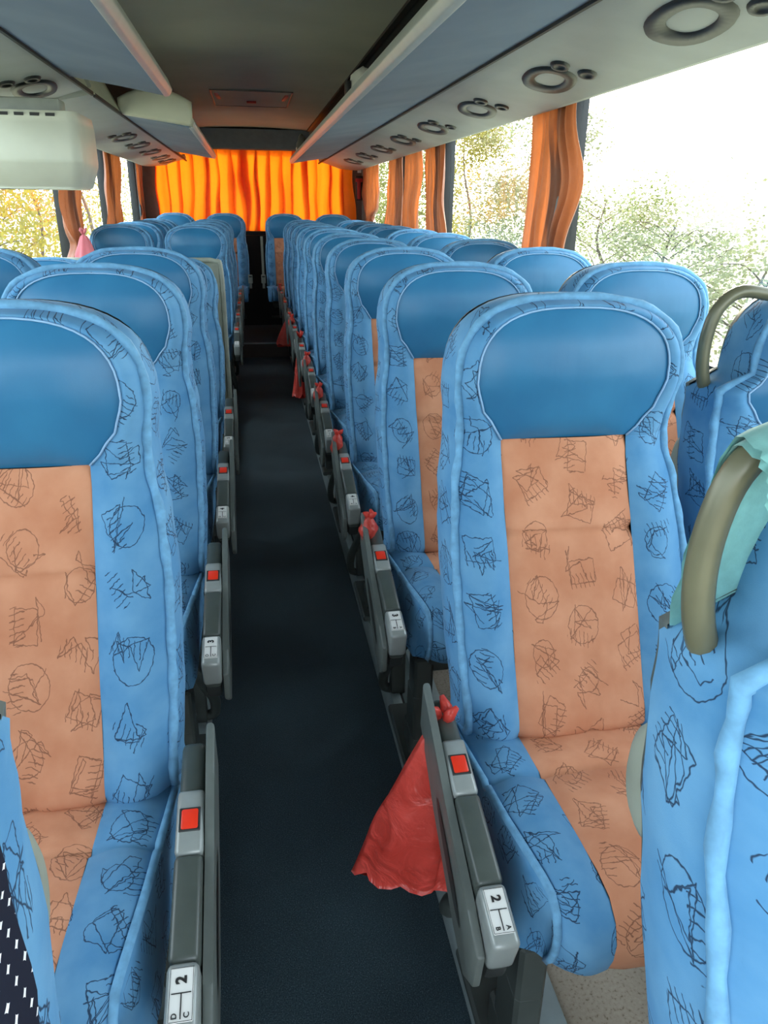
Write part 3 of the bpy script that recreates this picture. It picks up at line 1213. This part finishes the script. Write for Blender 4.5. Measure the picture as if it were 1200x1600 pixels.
    if handle:
        pth = smooth_path([(handle * 0.160, 0.097, 1.028 + dz), (handle * 0.190, 0.100, 1.058 + dz), (handle * 0.205, 0.100, 1.108 + dz), (handle * 0.204, 0.100, 1.163 + dz), (handle * 0.190, 0.098, 1.206 + dz), (handle * 0.155, 0.096, 1.230 + dz), (handle * 0.09, 0.092, 1.223 + dz)], 5)
        tube('grab_handle', pth, 0.0115, 'grab_tube', root, 10)
        V = []
        for lift, rr in ((-0.02, 0.050), (0, 0.052), (0.012, 0.048), (0.018, 0.036), (0.018, 0.001)):
            for i in range(24):
                q = 2 * pi * i / 24
                V.append((handle * (0.178 + lift), 0.140 + rr * 0.75 * cos(q), 0.90 + dz + rr * 1.2 * sin(q)))
        f = grid(5, 24, 0, True)
        mesh('handle_cover', V, f if handle < 0 else [q[::-1] for q in f], 'pivot_plastic', root)

    if arm:
        sg = arm
        xa = sg * 0.240
        yl, zl = -0.4726, 0.537 + dz
        ang = math.atan2(0.5956 - 0.537, 0.2037)
        # local frame: u runs to the front along the arm, n is up
        U = Vector((0, -cos(ang), -sin(ang)))
        N = Vector((0, -sin(ang), cos(ang)))
        Xv = Vector((1, 0, 0))
        M = Matrix((Xv, U, N)).transposed().to_4x4()
        M = Matrix.Translation((xa, yl, zl)) @ M
        bm = bmesh.new()
        add_box(bm, -0.017, 0.017, -0.34, 0.040, -0.080, -0.006, 0.010, 3, M)
        body = from_bm('armrest', bm, 'armrest_plastic', root, True)
        box('chin', -0.016, 0.016, -0.03, 0.038, -0.110, -0.068, 'dark_plastic', body, 0.008, 2, M)
        # outer shield with a long slot
        xo = sg * 0.026
        bm = bmesh.new()
        prof = [(-0.345, 0.03), (-0.27, 0.012), (-0.16, -0.012), (-0.02, -0.03), (0.036, -0.042), (0.044, -0.11), (0.015, -0.15), (-0.05, -0.14), (-0.2, -0.10), (-0.33, -0.055)]
        a = [bm.verts.new(M @ Vector((xo - sg * 0.006, u, n_))) for u, n_ in prof]
        b = [bm.verts.new(M @ Vector((xo + sg * 0.006, u, n_))) for u, n_ in prof]
        bm.faces.new(a)
        bm.faces.new(b[::-1])
        for i in range(len(prof)):
            j = (i + 1) % len(prof)
            bm.faces.new((a[i], a[j], b[j], b[i]))
        bmesh.ops.bevel(bm, geom=list(bm.edges), offset=0.004, segments=2, profile=0.5, affect='EDGES')
        from_bm('armrest_shield', bm, 'shell_plastic', body, True)
        V, Fc = [], []
        for a_ in range(24):
            q = 2 * pi * a_ / 24
            V.append(M @ Vector((xo + sg * 0.0075, -0.11 + 0.085 * cos(q) , -0.075 + 0.014 * sin(q) - 0.25 * 0.085 * cos(q))))
        mesh('shield_slot', V, [tuple(range(24))], 'dark_plastic', body, smooth=False)
        box('rear_cap', -0.0185, 0.0185, -0.258, -0.165, -0.045, 0.0, 'silver_plastic', body, 0.007, 3, M)
        box('front_cap', -0.0188, 0.0188, -0.036, 0.043, -0.066, 0.0, 'silver_plastic', body, 0.008, 3, M)
        box('arm_pad', -0.0182, 0.0182, -0.165, -0.036, -0.045, -0.001, 'armrest_plastic', body, 0.007, 3, M)
        box('button_well', -0.014, 0.014, -0.229, -0.195, -0.010, 0.0015, 'dark_plastic', body, 0.001, 1, M)
        box('release_button', -0.0115, 0.0115, -0.2265, -0.1975, -0.010, 0.0035, 'red_button', body, 0.003, 2, M)
        if plate:
            box('number_plate', -0.0135, 0.0135, -0.029, 0.027, -0.003, 0.0012, 'white_plate', body, 0.001, 1, M)
            text_on_plate(body, M, plate, sg)
    return root


def text_mesh(s, size, bold=0.0):
    cu = bpy.data.curves.new('t', 'FONT')
    cu.body = s
    cu.size = size
    cu.align_x = 'CENTER'
    cu.align_y = 'CENTER'
    cu.offset = bold
    o = bpy.data.objects.new('t', cu)
    link(o)
    bpy.context.view_layer.update()
    me = bpy.data.meshes.new_from_object(o)
    vv = [v.co.copy() for v in me.vertices]
    ff = [tuple(p.vertices) for p in me.polygons]
    bpy.data.objects.remove(o)
    bpy.data.meshes.remove(me)
    bpy.data.curves.remove(cu)
    return vv, ff


def text_on_plate(body, M, plate, sg):
    """digit, divider and the two seat letters, one flat print"""
    num, up, low = plate
    V, Fc = [], []
    # right seats read towards the front with the top of the letters on the seat side; left seats the other way round
    # plate coords: x across (seat frame), u to the front
    top = 1 if sg < 0 else -1           # +x is towards the seat for a left-hand armrest
    rd = 1 if sg < 0 else -1            # reading direction along u

    def add(s, size, u, x, bold):
        vv, ff = text_mesh(s, size, bold)
        b = len(V)
        for c in vv:
            V.append(M @ Vector((x + top * c.y, u + rd * c.x, 0.0019)))
        for f in ff:
            Fc.append(tuple(b + i for i in f))
    add(num, 0.0165, -0.0155, 0.0, 0.0007)
    add(up, 0.0085, 0.0205, top * 0.0068, 0.0002)
    add(low, 0.0085, 0.0205, -top * 0.0068, 0.0002)

    def bar(x0, x1, u0, u1):
        b = len(V)
        for x, u in ((x0, u0), (x1, u0), (x1, u1), (x0, u1)):
            V.append(M @ Vector((x, u, 0.0019)))
        Fc.append((b, b + 1, b + 2, b + 3))
    bar(-0.011, 0.011, -0.0026, -0.0014)
    bar(-0.0007, 0.0007, -0.002, 0.024)
    for a in ((-0.0132, -0.0126, -0.028, 0.026), (0.0126, 0.0132, -0.028, 0.026), (-0.0132, 0.0132, -0.0286, -0.028), (-0.0132, 0.0132, 0.026, 0.0266)):
        bar(*a)
    mesh('plate_print', V, Fc, 'black_print', body, smooth=False)


PITCHY = 0.7228
XR, XL, SEP = 0.505, -0.361, 0.489
YR0, YL0 = 1.1215, 1.073


def retext(root, num, up, low, arm):
    """give a copied aisle seat its own plate print"""
    for ch in root.children:
        if ch.name.startswith('armrest'):
            for sub in list(ch.children):
                if sub.name.startswith('plate_print'):
                    bpy.data.objects.remove(sub)
            yl, zl = -0.4726, 0.537 - PLAT
            ang = math.atan2(0.5956 - 0.537, 0.2037)
            U = Vector((0, -cos(ang), -sin(ang)))
            N = Vector((0, -sin(ang), cos(ang)))
            M = Matrix.Translation((arm * 0.240, yl, zl)) @ Matrix((Vector((1, 0, 0)), U, N)).transposed().to_4x4()
            text_on_plate(ch, M, (num, up, low), arm)


def seat_at(o, x, y, label, cat='seat', group=None, z=PLAT):
    o.location = (x, y, z)
    tag(o, label, cat, group)
    return o


def recline(root, deg):
    piv = Matrix.Translation((0, -0.12, 0.55 - PLAT))
    T = piv @ Matrix.Rotation(radians(-deg), 4, 'X') @ piv.inverted()
    for ch in root.children:
        if ch.name.split('.')[0] in ('backrest_cover', 'backrest_panel', 'headrest_panel', 'piping', 'back_shell'):
            for q in [ch] + list(ch.children):
                q.data = q.data.copy()
                q.data.transform(T)


# prototypes
right_aisle = build_seat('coach_seat', arm=-1, plate=('2', 'A', 'B'), leg=-1, fl=0.92, fr=1.02)
seat_at(right_aisle, XR, YR0, 'blue and orange aisle seat, armrest plate 2 A B, red bag on its armrest', group='aisle seats right of the gangway')
for k in range(1, 10):
    o = copy_tree(right_aisle, (XR, YR0 + PITCHY * k, PLAT), 'blue and orange seat right of the gangway, %s aisle seat from plate 2' % ORD[k + 1])
    retext(o, str(k + 2), 'A', 'B', -1)
left_aisle = build_seat('coach_seat', arm=1, plate=('2', 'D', 'C'), leg=1)
seat_at(left_aisle, XL, YL0, 'blue and orange aisle seat, armrest plate 2 D C, nearest on the left', group='aisle seats left of the gangway')
for k in (1, 2, 3, 6, 7, 8, 9):
    if k < 4:
        lb = 'blue and orange seat left of the gangway, %s aisle seat from plate 2' % ORD[k + 1]
    else:
        lb = 'blue and orange aisle seat left of the gangway, %s behind the grey-green partition' % ORD[k - 5]
    o = copy_tree(left_aisle, (XL, YL0 + PITCHY * k, PLAT), lb)
    retext(o, str(k + 2) if k < 4 else str(k), 'D', 'C', 1)
    if k == 3:
        recline(o, 17)
window = build_seat('coach_seat', fl=0.93, fr=1.01)
seat_at(window, XR + SEP, YR0 + PITCHY, 'blue window seat on the right, nearest whole headrest below the bright window', group='window seats on the right')
for k in range(2, 10):
    copy_tree(window, (XR + SEP, YR0 + PITCHY * k, PLAT), 'blue window seat on the right, %s headrest along the windows from the front' % ORD[k])
for k in (1, 2, 3, 6, 7, 8, 9):
    if k < 4:
        lb = 'blue left window seat ahead of the pink bag, %s from the front' % ORD[k]
    else:
        lb = 'blue left window seat behind the pink bag, %s of four' % ORD[k - 5]
    o = copy_tree(window, (XL - SEP, YL0 + PITCHY * k, PLAT), lb, 'window seats on the left')
    if k == 3:
        recline(o, 18)
for x, lb in ((-0.25, 'blue and orange rear bench seat just left of the gangway end'), (0.35, 'blue and orange rear bench seat just right of the gangway end'),
              (0.85, 'blue headrest of the rear bench seat in the right back corner'), (-0.74, 'dark blue rear bench seat in the left back corner')):
    copy_tree(window, (x, 8.20, PLAT + 0.045), lb, 'rear bench seats')
hseat = build_seat('coach_seat', handle=-1)
seat_at(hseat, XR + SEP, YR0 + 0.01, 'blue window seat with olive grab handle at its shoulder, right edge', group='seats with grab handles')
h1 = copy_tree(hseat, (XR, 0.325, PLAT), 'nearest blue seat at the right edge with teal cloth over its grab handle')
h2 = build_seat('coach_seat', handle=1)
seat_at(h2, XL - 0.01, 0.285, 'nearest blue seat at the lower left with a star-print garment on it', group='seats with grab handles')

# seat belts buckles hanging at the rear
for x, lb in ((-0.02, 'pale seat belt buckle at the rear bench, left one'), (0.11, 'pale grey seat belt strap at the rear bench, right one')):
    b = empty('seat_belt', (x, 8.05, 0.62), lb, 'seat belt')
    box('strap', -0.012, 0.012, 0.0, 0.006, -0.05, 0.45 if x > 0.05 else 0.02, 'pivot_plastic', b)
    box('buckle', -0.022, 0.022, -0.012, 0.012, 0.0, 0.085, 'pivot_plastic', b, 0.006)
    box('tongue_slot', -0.014, 0.014, -0.014, -0.011, 0.06, 0.07, 'dark_plastic', b)

# ------------------------------------------------------------------ partition by the middle door
pt = empty('partition', (-0.5, 3.9, PLAT), 'grey-green partition panel behind the left seats beside the gangway', 'partition')
box('panel', -0.42, 0.345, -0.012, 0.012, 0.0, 1.0, 'partition_green', pt, 0.01, 3)
tube('edge_tube', smooth_path([(0.352, 0, 0.0), (0.352, 0, 0.6), (0.350, 0, 0.96), (0.32, 0, 1.005), (0.2, 0, 1.01), (-0.42, 0, 1.01)], 5), 0.012, 'pivot_plastic', pt, 8)
box('floor_plate', 0.28, 0.36, -0.04, 0.04, 0.0, 0.012, 'frame_metal', pt, 0.003)


# ------------------------------------------------------------------ curtains
def curtain(name, base, along, top, bot, z0, z1, pleats, depth, label, mat='curtain_cloth', nrm=(1, 0, 0), waist=None, seed=0, group='side window curtains', over=0.0, belly=0.0):
    """pleated cloth; top/bot give (start, end) along the wall at the upper and lower hem"""
    V, UV = [], []
    nv, nu = 36, pleats * 14
    A = Vector(along)
    N = Vector(nrm)
    for i in range(nv + 1):
        t = i / nv
        z = lerp(z1, z0, t)
        a0, a1 = lerp(top[0], bot[0], t), lerp(top[1], bot[1], t)
        a0 -= belly * sin(pi * min(1, t * 1.25)) ** 2
        if waist:
            wv, wz, wk = waist
            k = exp(-((z - wz) / wk) ** 2)
            c = lerp(a0, a1, wv)
            a0, a1 = lerp(a0, c, k * 0.6), lerp(a1, c, k * 0.6)
        for j in range(nu + 1):
            u = j / nu
            ph = u * pleats * 2 * pi + 1.3 * noise.noise(Vector((u * 4, t * 1.5, seed))) * 2
            d = depth * (sin(ph) + 0.35 * sin(2.3 * ph + seed)) * (0.75 + 0.5 * t)
            d += 0.02 * noise.noise(Vector((u * 3, t * 3, seed + 5)))
            sl_ = over * (0.55 + 0.9 * noise.noise(Vector((u * 5, t * 0.8, seed + 30)))) * cos(ph)
            q = A * (lerp(a0, a1, u) + 0.012 * noise.noise(Vector((u * 6, t * 4, seed + 9))) + sl_) + N * d
            V.append((q.x, q.y, z - 0))
            UV.append((u, t))
    o = mesh(name, [(v[0], v[1], v[2] - z0) for v in V], grid(nv + 1, nu + 1), mat, None, UV)
    o.location = (base[0], base[1], z0)
    tag(o, label, 'curtain', group)
    return o


RC = [((2.99, 3.45), (3.02, 3.43), 1.02, 1.76, 6, 'broad orange-brown curtain beside the large bright right window', None, 1),
      ((5.03, 5.58), (4.91, 5.40), 1.0, 1.76, 7, 'second brown curtain along the right windows', None, 2),
      ((6.45, 7.05), (6.45, 7.25), 1.0, 1.76, 7, 'third brown curtain along the right windows, flaring at its hem', None, 3),
      ((7.65, 8.6), (7.7, 8.55), 1.22, 1.76, 9, 'pinkish tied-up curtain at the far end of the right windows', (0.6, 1.25, 0.05), 4)]
for top, bot, z0, z1, pl, lb, ws, sd_ in RC:
    c = curtain('window_curtain', (1.222, 0, 0), (0, 1, 0), top, bot, z0, z1, pl, 0.013, lb, waist=ws, seed=sd_, belly=0.13 if sd_ == 1 else 0.0)
c = curtain('window_curtain', (1.228, 0, 0), (0, 1, 0), (5.75, 6.3), (5.9, 6.35), 0.98, 1.76, 6, 0.014, 'thin pale curtain hanging between two brown ones at the right windows', seed=11)
LC = [((5.05, 5.62), (4.92, 5.46), 1.0, 1.76, 6, 'brown curtain under the monitor beside the pink bag', (0.5, 1.12, 0.06), 6),
      ((6.6, 7.35), (6.3, 7.05), 1.0, 1.76, 7, 'brown curtain on the left between the monitor and the tree-filled window', None, 7),
      ((8.3, 8.75), (8.4, 8.7), 1.0, 1.76, 5, 'dark tied curtain in the left rear corner', (0.6, 1.3, 0.07), 8)]
for top, bot, z0, z1, pl, lb, ws, sd_ in LC:
    c = curtain('window_curtain', (-1.072, 0, 0), (0, 1, 0), top, bot, z0, z1, pl, 0.013, lb, waist=ws, seed=sd_)
curtain('rear_curtain', (0, 8.80, 0), (1, 0, 0), (-0.97, 0.062), (-1.0, 0.075), 1.03, 1.93, 8, 0.040, 'glowing orange curtain across the rear window, left half', 'rear_curtain_cloth', (0, 1, 0), seed=21, group='rear window curtains', over=0.075)
curtain('rear_curtain', (0, 8.80, 0), (1, 0, 0), (0.068, 1.12), (0.08, 1.10), 1.03, 1.93, 8, 0.040, 'glowing orange curtain across the rear window, right half', 'rear_curtain_cloth', (0, 1, 0), seed=23, group='rear window curtains', over=0.075)

# ------------------------------------------------------------------ plastic bags
def bag(name, knot, bottom, width, dep, label, mat='red_plastic', seed=0, puff=0.35, cat='bag'):
    """thin plastic bag hanging from a knot; bottom = centre of its lower hem"""
    k, b = Vector(knot), Vector(bottom)
    V, UV = [], []
    nv, nu = 22, 32
    dirx = Vector((width[0], width[1], 0))
    diry = Vector((-dirx.y, dirx.x, 0)).normalized() * dep
    for i in range(nv + 1):
        t = i / nv
        c = k.lerp(b, t)
        w = 0.10 + 0.90 * t ** 0.8
        if t < 0.12:
            w = 0.10 + 0.25 * abs(0.06 - t)
        pf = w * (1 - 0.45 * t ** 2)
        for j in range(nu):
            q = 2 * pi * j / nu
            cr = 1 + 0.22 * noise.noise(Vector((cos(q) * 1.6, sin(q) * 1.6, t * 2.5 + seed))) + 0.10 * sin(q * 7 + seed + 2 * t)
            p = c + dirx * (cos(q) * w * 0.5 * cr) + diry * (sin(q) * pf * cr)
            p.z += 0.03 * t * noise.noise(Vector((cos(q) * 2, sin(q) * 2, seed + 4)))
            V.append(p - b)
            UV.append((j / nu, t))
    Fc = grid(nv + 1, nu, 0, True) + [tuple(range(nv * nu, (nv + 1) * nu))[::-1]]
    o = mesh(name, V, Fc, mat, None, UV)
    o.location = b
    tag(o, label, cat)
    # knot with ears
    V, Fc = [], []
    for a in range(3):
        q = 2.1 * a + seed
        pth = [k - b + Vector((0.004 * cos(q), 0.004 * sin(q), -0.012)), k - b + Vector((0.014 * cos(q), 0.014 * sin(q), 0.008)), k - b + Vector((0.022 * cos(q + 0.5), 0.022 * sin(q + 0.5), 0.022))]
        tube_data(pth, [0.006, 0.010, 0.004], 7, False, V, Fc)
    mesh('knot', V, Fc, mat, o)
    return o


def rear_arm(k):
    return XR - 0.240, YR0 + PITCHY * k - 0.17, 0.625


x, y, z = rear_arm(0)
bag('plastic_bag', (0.262, 0.945, 0.615), (0.205, 0.955, 0.27), (0.17, -0.06), 0.05, 'large red plastic bag hanging into the gangway from armrest 2 A B', seed=1)
x, y, z = rear_arm(5)
bag('plastic_bag', (x + 0.0, y + 0.02, 0.64), (x - 0.01, y + 0.0, 0.27), (0.10, 0.0), 0.04, 'long narrow red plastic bag hanging halfway down the gangway', seed=3)
x, y, z = rear_arm(7)
bag('plastic_bag', (x + 0.0, y + 0.02, 0.56), (x - 0.03, y + 0.0, 0.34), (0.15, 0.0), 0.04, 'small triangular red plastic bag near the gangway step', seed=5)


def knot_bag(k, seed, label):
    x, y, z = rear_arm(k)
    V, Fc = [], []
    n, m = 14, 10
    for i in range(n + 1):
        t = i / n
        r = (0.030 * sin(pi * min(1, t * 1.15)) + 0.004) if t < 0.6 else 0.026 * (1 - t) / 0.4 + 0.003
        for j in range(m):
            q = 2 * pi * j / m
            cr = 1 + 0.35 * noise.noise(Vector((cos(q) * 2, sin(q) * 2, t * 4 + seed)))
            V.append((r * cr * cos(q) * 0.65 - 0.010 * t, r * cr * sin(q) * 0.7, 0.03 - 0.10 * t))
    Fc = grid(n + 1, m, 0, True) + [tuple(range(m)), tuple(range(n * m, (n + 1) * m))[::-1]]
    o = mesh('plastic_bag', V, Fc, 'red_plastic')
    o.location = (x - 0.012, y - 0.005, z + 0.01)
    tag(o, label, 'bag')
    V, Fc = [], []
    for a in range(3):
        q = 2.1 * a + seed
        tube_data([(0, 0, 0.018), (0.009 * cos(q), 0.009 * sin(q), 0.030), (0.018 * cos(q + .4), 0.015 * sin(q + .4), 0.036)], [0.005, 0.008, 0.003], 6, False, V, Fc)
    mesh('knot', V, Fc, 'red_plastic', o)


knot_bag(1, 1.0, 'small knotted red plastic bag on the right armrest of the third row')
knot_bag(2, 2.0, 'small knotted red plastic bag on the right armrest of the fourth row')
knot_bag(3, 3.0, 'small knotted red plastic bag on the right armrest of the fifth row')
knot_bag(4, 4.0, 'small knotted red plastic bag just ahead of the long narrow one')
knot_bag(6, 5.0, 'small knotted red plastic bag between the long and the triangular one')
knot_bag(9, 6.0, 'small knotted red plastic bag farthest down the gangway')
bag('plastic_bag', (-0.985, 5.0, 1.20), (-0.99, 5.0, 1.00), (0.14, 0.05), 0.04, 'pink plastic bag hanging at the left window below the monitor', 'pink_plastic', seed=8)

# ------------------------------------------------------------------ things on the racks, hammer, garment, cloth
def lump(name, loc, sx, sy, sz, mat, label, cat, seed):
    V = []
    n, m = 10, 14
    for i in range(n + 1):
        a = pi * i / n
        for j in range(m):
            q = 2 * pi * j / m
            d = Vector((sin(a) * cos(q), sin(a) * sin(q), cos(a)))
            r = 1 + 0.28 * noise.noise(d * 1.7 + Vector((seed, 0, 0)))
            V.append((d.x * sx * r, d.y * sy * r, max(-0.6, d.z) * sz * r + sz * 0.6))
    o = mesh(name, V, grid(n + 1, m, 0, True), mat)
    o.location = loc
    tag(o, label, cat)
    return o


a = lump('shopping_bag', (0.50, 3.55, 1.772), 0.06, 0.10, 0.075, 'white_paper', 'white and black bag peeking over the right luggage rack rail', 'bag', 1)
box('dark_print', -0.075, -0.055, -0.04, 0.04, 0.02, 0.07, 'black_print', a, 0.006)
b_ = lump('shopping_bag', (0.49, 7.3, 1.772), 0.05, 0.12, 0.10, 'shell_plastic', 'grey bundle at the far end of the right luggage rack', 'bag', 4)
box('white_tag', -0.055, -0.04, -0.05, 0.02, 0.01, 0.06, 'white_paper', b_, 0.006)

hm = empty('emergency_hammer', (1.195, 8.70, 1.42), 'red emergency hammer in a dark holder beside the rear curtain', 'hammer')
box('holder', -0.05, 0.03, -0.02, 0.035, 0.0, 0.24, 'dark_plastic', hm, 0.012, 2)
box('handle', -0.035, 0.0, -0.045, -0.018, 0.01, 0.20, 'strap_red', hm, 0.008, 2)
box('head', -0.055, 0.02, -0.045, -0.018, 0.18, 0.215, 'strap_red', hm, 0.006, 2)
box('sticker', -0.03, 0.01, -0.004, 0.0, 0.27, 0.32, 'white_paper', hm)

# star-print garment laid over the near left seat
GX, GY = XL - 0.01, 0.285
gr = empty('garment', (GX, GY, 0.60), 'dark garment with white star print and clear button on the near left seat', 'garment')
V, UV = [], []
nu, nv = 40, 30


def gpos(a, z):
    """a runs along the seat cross-section: across the front, then round the corner and back along the flank"""
    w = interp(OUTL, z) + 0.020
    yf = spine(z) - 0.016
    fl_ = 0.11
    if a < 0:
        return -(-a), yf
    if a < w - 0.03:
        return a, yf
    q = a - (w - 0.03)
    arc = 0.03 * pi / 2
    if q < arc:
        t = q / 0.03
        return w - 0.03 + 0.03 * sin(t), yf + 0.03 * (1 - cos(t))
    return w, yf + 0.03 + (q - arc)


for i in range(nu + 1):
    u = i / nu
    for j in range(nv + 1):
        v = j / nv
        z = lerp(0.62, 1.06, v)
        a_end = interp(OUTL, z) + 0.020 - 0.03 + 0.047 + 0.030 + 0.014 * (1 - v)
        a = lerp(-0.19, a_end, u)
        x, y = gpos(a, z)
        k = 0.006 * noise.noise(Vector((a * 14, z * 9, 2)))
        V.append((x + abs(k), y - abs(k), z - 0.60))
        UV.append((a, z))
n0 = len(V)
V2 = [(p[0] - 0.004, p[1] + 0.004, p[2]) for p in V]
Fc = grid(nu + 1, nv + 1)
mesh('cloth', V + V2, Fc + [tuple(i + n0 for i in f)[::-1] for f in Fc], 'star_print_cloth', gr, UV + UV)
V = []
bx, by = gpos(interp(OUTL, 0.86) + 0.02, 0.86)
for lift, rr in ((0, 0.010), (0.003, 0.010), (0.0035, 0.008), (0.002, 0.006), (0.002, 0.0005)):
    for i in range(18):
        q = 2 * pi * i / 18
        V.append((bx + 0.006 + lift, by + rr * cos(q), 0.255 + rr * sin(q)))
mesh('button', V, grid(5, 18, 0, True), 'clear_button', gr)

# teal cloth over the shoulder of the near right seat
V, UV = [], []
nu, nv = 22, 24
for i in range(nu + 1):
    u = i / nu
    x = lerp(-0.200, 0.10, u)
    for j in range(nv + 1):
        v = -1 + 2 * j / nv
        ragged = (0.016 * noise.noise(Vector((u * 9, v * 5, 1))) + 0.002 * sin(v * 40)) * (1 - u)
        zt = 1.226 + 0.028 * sin(pi / 2 * min(1, u / 0.3))
        fall = 0.045 if v < 0 else 0.16
        drop = abs(v) ** 1.6 * (fall + 0.012 * noise.noise(Vector((u * 6, v, 4))))
        y = 0.092 + (0.050 if v < 0 else 0.045) * math.copysign(abs(v) ** 0.7, v)
        V.append((x + ragged, y, zt - drop + 0.006 * noise.noise(Vector((u * 5, v * 5, 7))) - PLAT))
        UV.append((x, v))
Fc = grid(nu + 1, nv + 1)
V2 = [(p[0], p[1], p[2] - 0.006) for p in V]
n0 = len(V)
tc = mesh('teal_towel', V + V2, Fc + [tuple(i + n0 for i in f)[::-1] for f in Fc], 'teal_cloth', None, UV + UV)
tc.location = (XR, 0.325, PLAT)
tag(tc, 'pale teal cloth with frayed edge draped over the nearest right seat', 'cloth')

# ------------------------------------------------------------------ outside
gd = box('ground', -70, 70, -40, 90, -1.35, -1.25, 'meadow')
tag(gd, kind='structure')


def tree(x, y, h, r, mat, label, seed, n=3200, low=0.0, leaf=0.13, name='tree'):
    rd = random.Random(seed)
    root = empty(name, (x, y, -1.25), label, 'tree' if name == 'tree' else 'bush', 'trees outside the windows')
    V, Fc = [], []
    tr = [(0, 0, 0), (0.1 * r, 0.05, h * 0.3), (-0.05 * r, 0.1, h * 0.6), (0, 0, h * 0.92)]
    tube_data(smooth_path(tr, 4), [0.07 - 0.0045 * i for i in range(13)], 7, False, V, Fc)
    ends = []
    for b in range(16):
        t = rd.uniform(0.12 + low * 0.3, 0.85)
        q = rd.uniform(0, 2 * pi)
        L = r * rd.uniform(0.6, 1.0) * (1.1 - 0.6 * t)
        p0 = Vector((0, 0, h * t))
        p1 = p0 + Vector((cos(q) * L * 0.5, sin(q) * L * 0.5, L * 0.28))
        p2 = p0 + Vector((cos(q) * L, sin(q) * L, L * rd.uniform(0.25, 0.6)))
        tube_data(smooth_path([p0, p1, p2], 3), [0.018 - 0.002 * i for i in range(7)], 5, False, V, Fc)
        ends.append((p1, p2))
    mesh('branches', V, Fc, 'bark', root)
    V, Fc = [], []
    for i in range(n):
        a, b = ends[rd.randrange(len(ends))]
        c = a.lerp(b, rd.uniform(0.1, 1.15)) + Vector((rd.gauss(0, r * 0.17), rd.gauss(0, r * 0.17), rd.gauss(0, r * 0.16)))
        s = leaf * rd.uniform(0.5, 1.1)
        d = Vector((rd.gauss(0, 1), rd.gauss(0, 1), rd.gauss(0, 1))).normalized()
        e = d.orthogonal().normalized() * (s * 0.5)
        d = d * s
        k = len(V)
        V += [c - d * 0.5, c + e * 0.6, c + d * 0.5, c - e * 0.6]
        Fc.append((k, k + 1, k + 2, k + 3))
    fo = mesh('foliage', V, Fc, mat, root, smooth=False)
    fo['kind'] = 'stuff'
    return root


tree(8.2, 11.4, 2.0, 2.2, 'leaf_pale', 'pale low bush at the right frame edge outside the large window', 1, 5200, name='bush', leaf=0.10)
tree(8.6, 15.2, 2.5, 2.2, 'leaf_pale', 'pale bush in the middle of the large right window', 2, 5200, name='bush', leaf=0.10)
tree(9.0, 19.4, 3.1, 2.3, 'leaf_green', 'green bush beside the broad orange curtain outside the window', 3, 5000, name='bush', leaf=0.11)
tree(9.8, 26.0, 5.6, 2.6, 'leaf_pale', 'tall pale tree framed left of the broad orange curtain', 4, 9000, leaf=0.15)
tree(9.0, 33.0, 7.2, 2.8, 'leaf_yellow', 'tall yellow tree outside the second right window', 5, 9000, leaf=0.17)
tree(7.8, 39.5, 7.0, 2.8, 'leaf_green', 'green tree seen between the brown right curtains', 6, 7000, leaf=0.2)
tree(6.4, 46.5, 7.6, 3.0, 'leaf_green', 'farthest green tree outside the right rear windows', 7, 7000, leaf=0.22)
tree(-7.8, 31.0, 6.5, 2.8, 'leaf_amber', 'amber tree outside the left window under the monitor', 8, 5200)
tree(-5.9, 18.0, 3.2, 2.4, 'leaf_yellow', 'bright yellow-green bush low outside the left window', 9, 4200, name='bush')
tree(-10.6, 25.5, 3.8, 2.6, 'leaf_green', 'green bush at the left frame edge outside the window', 10, 4200, name='bush')
tree(-5.0, 25.5, 6.2, 2.6, 'leaf_yellow', 'slender yellow tree outside the left rear windows', 11, 3800)
tree(-4.2, 36.0, 7.0, 2.8, 'leaf_pale', 'pale tree farthest off outside the left rear windows', 12, 3400)
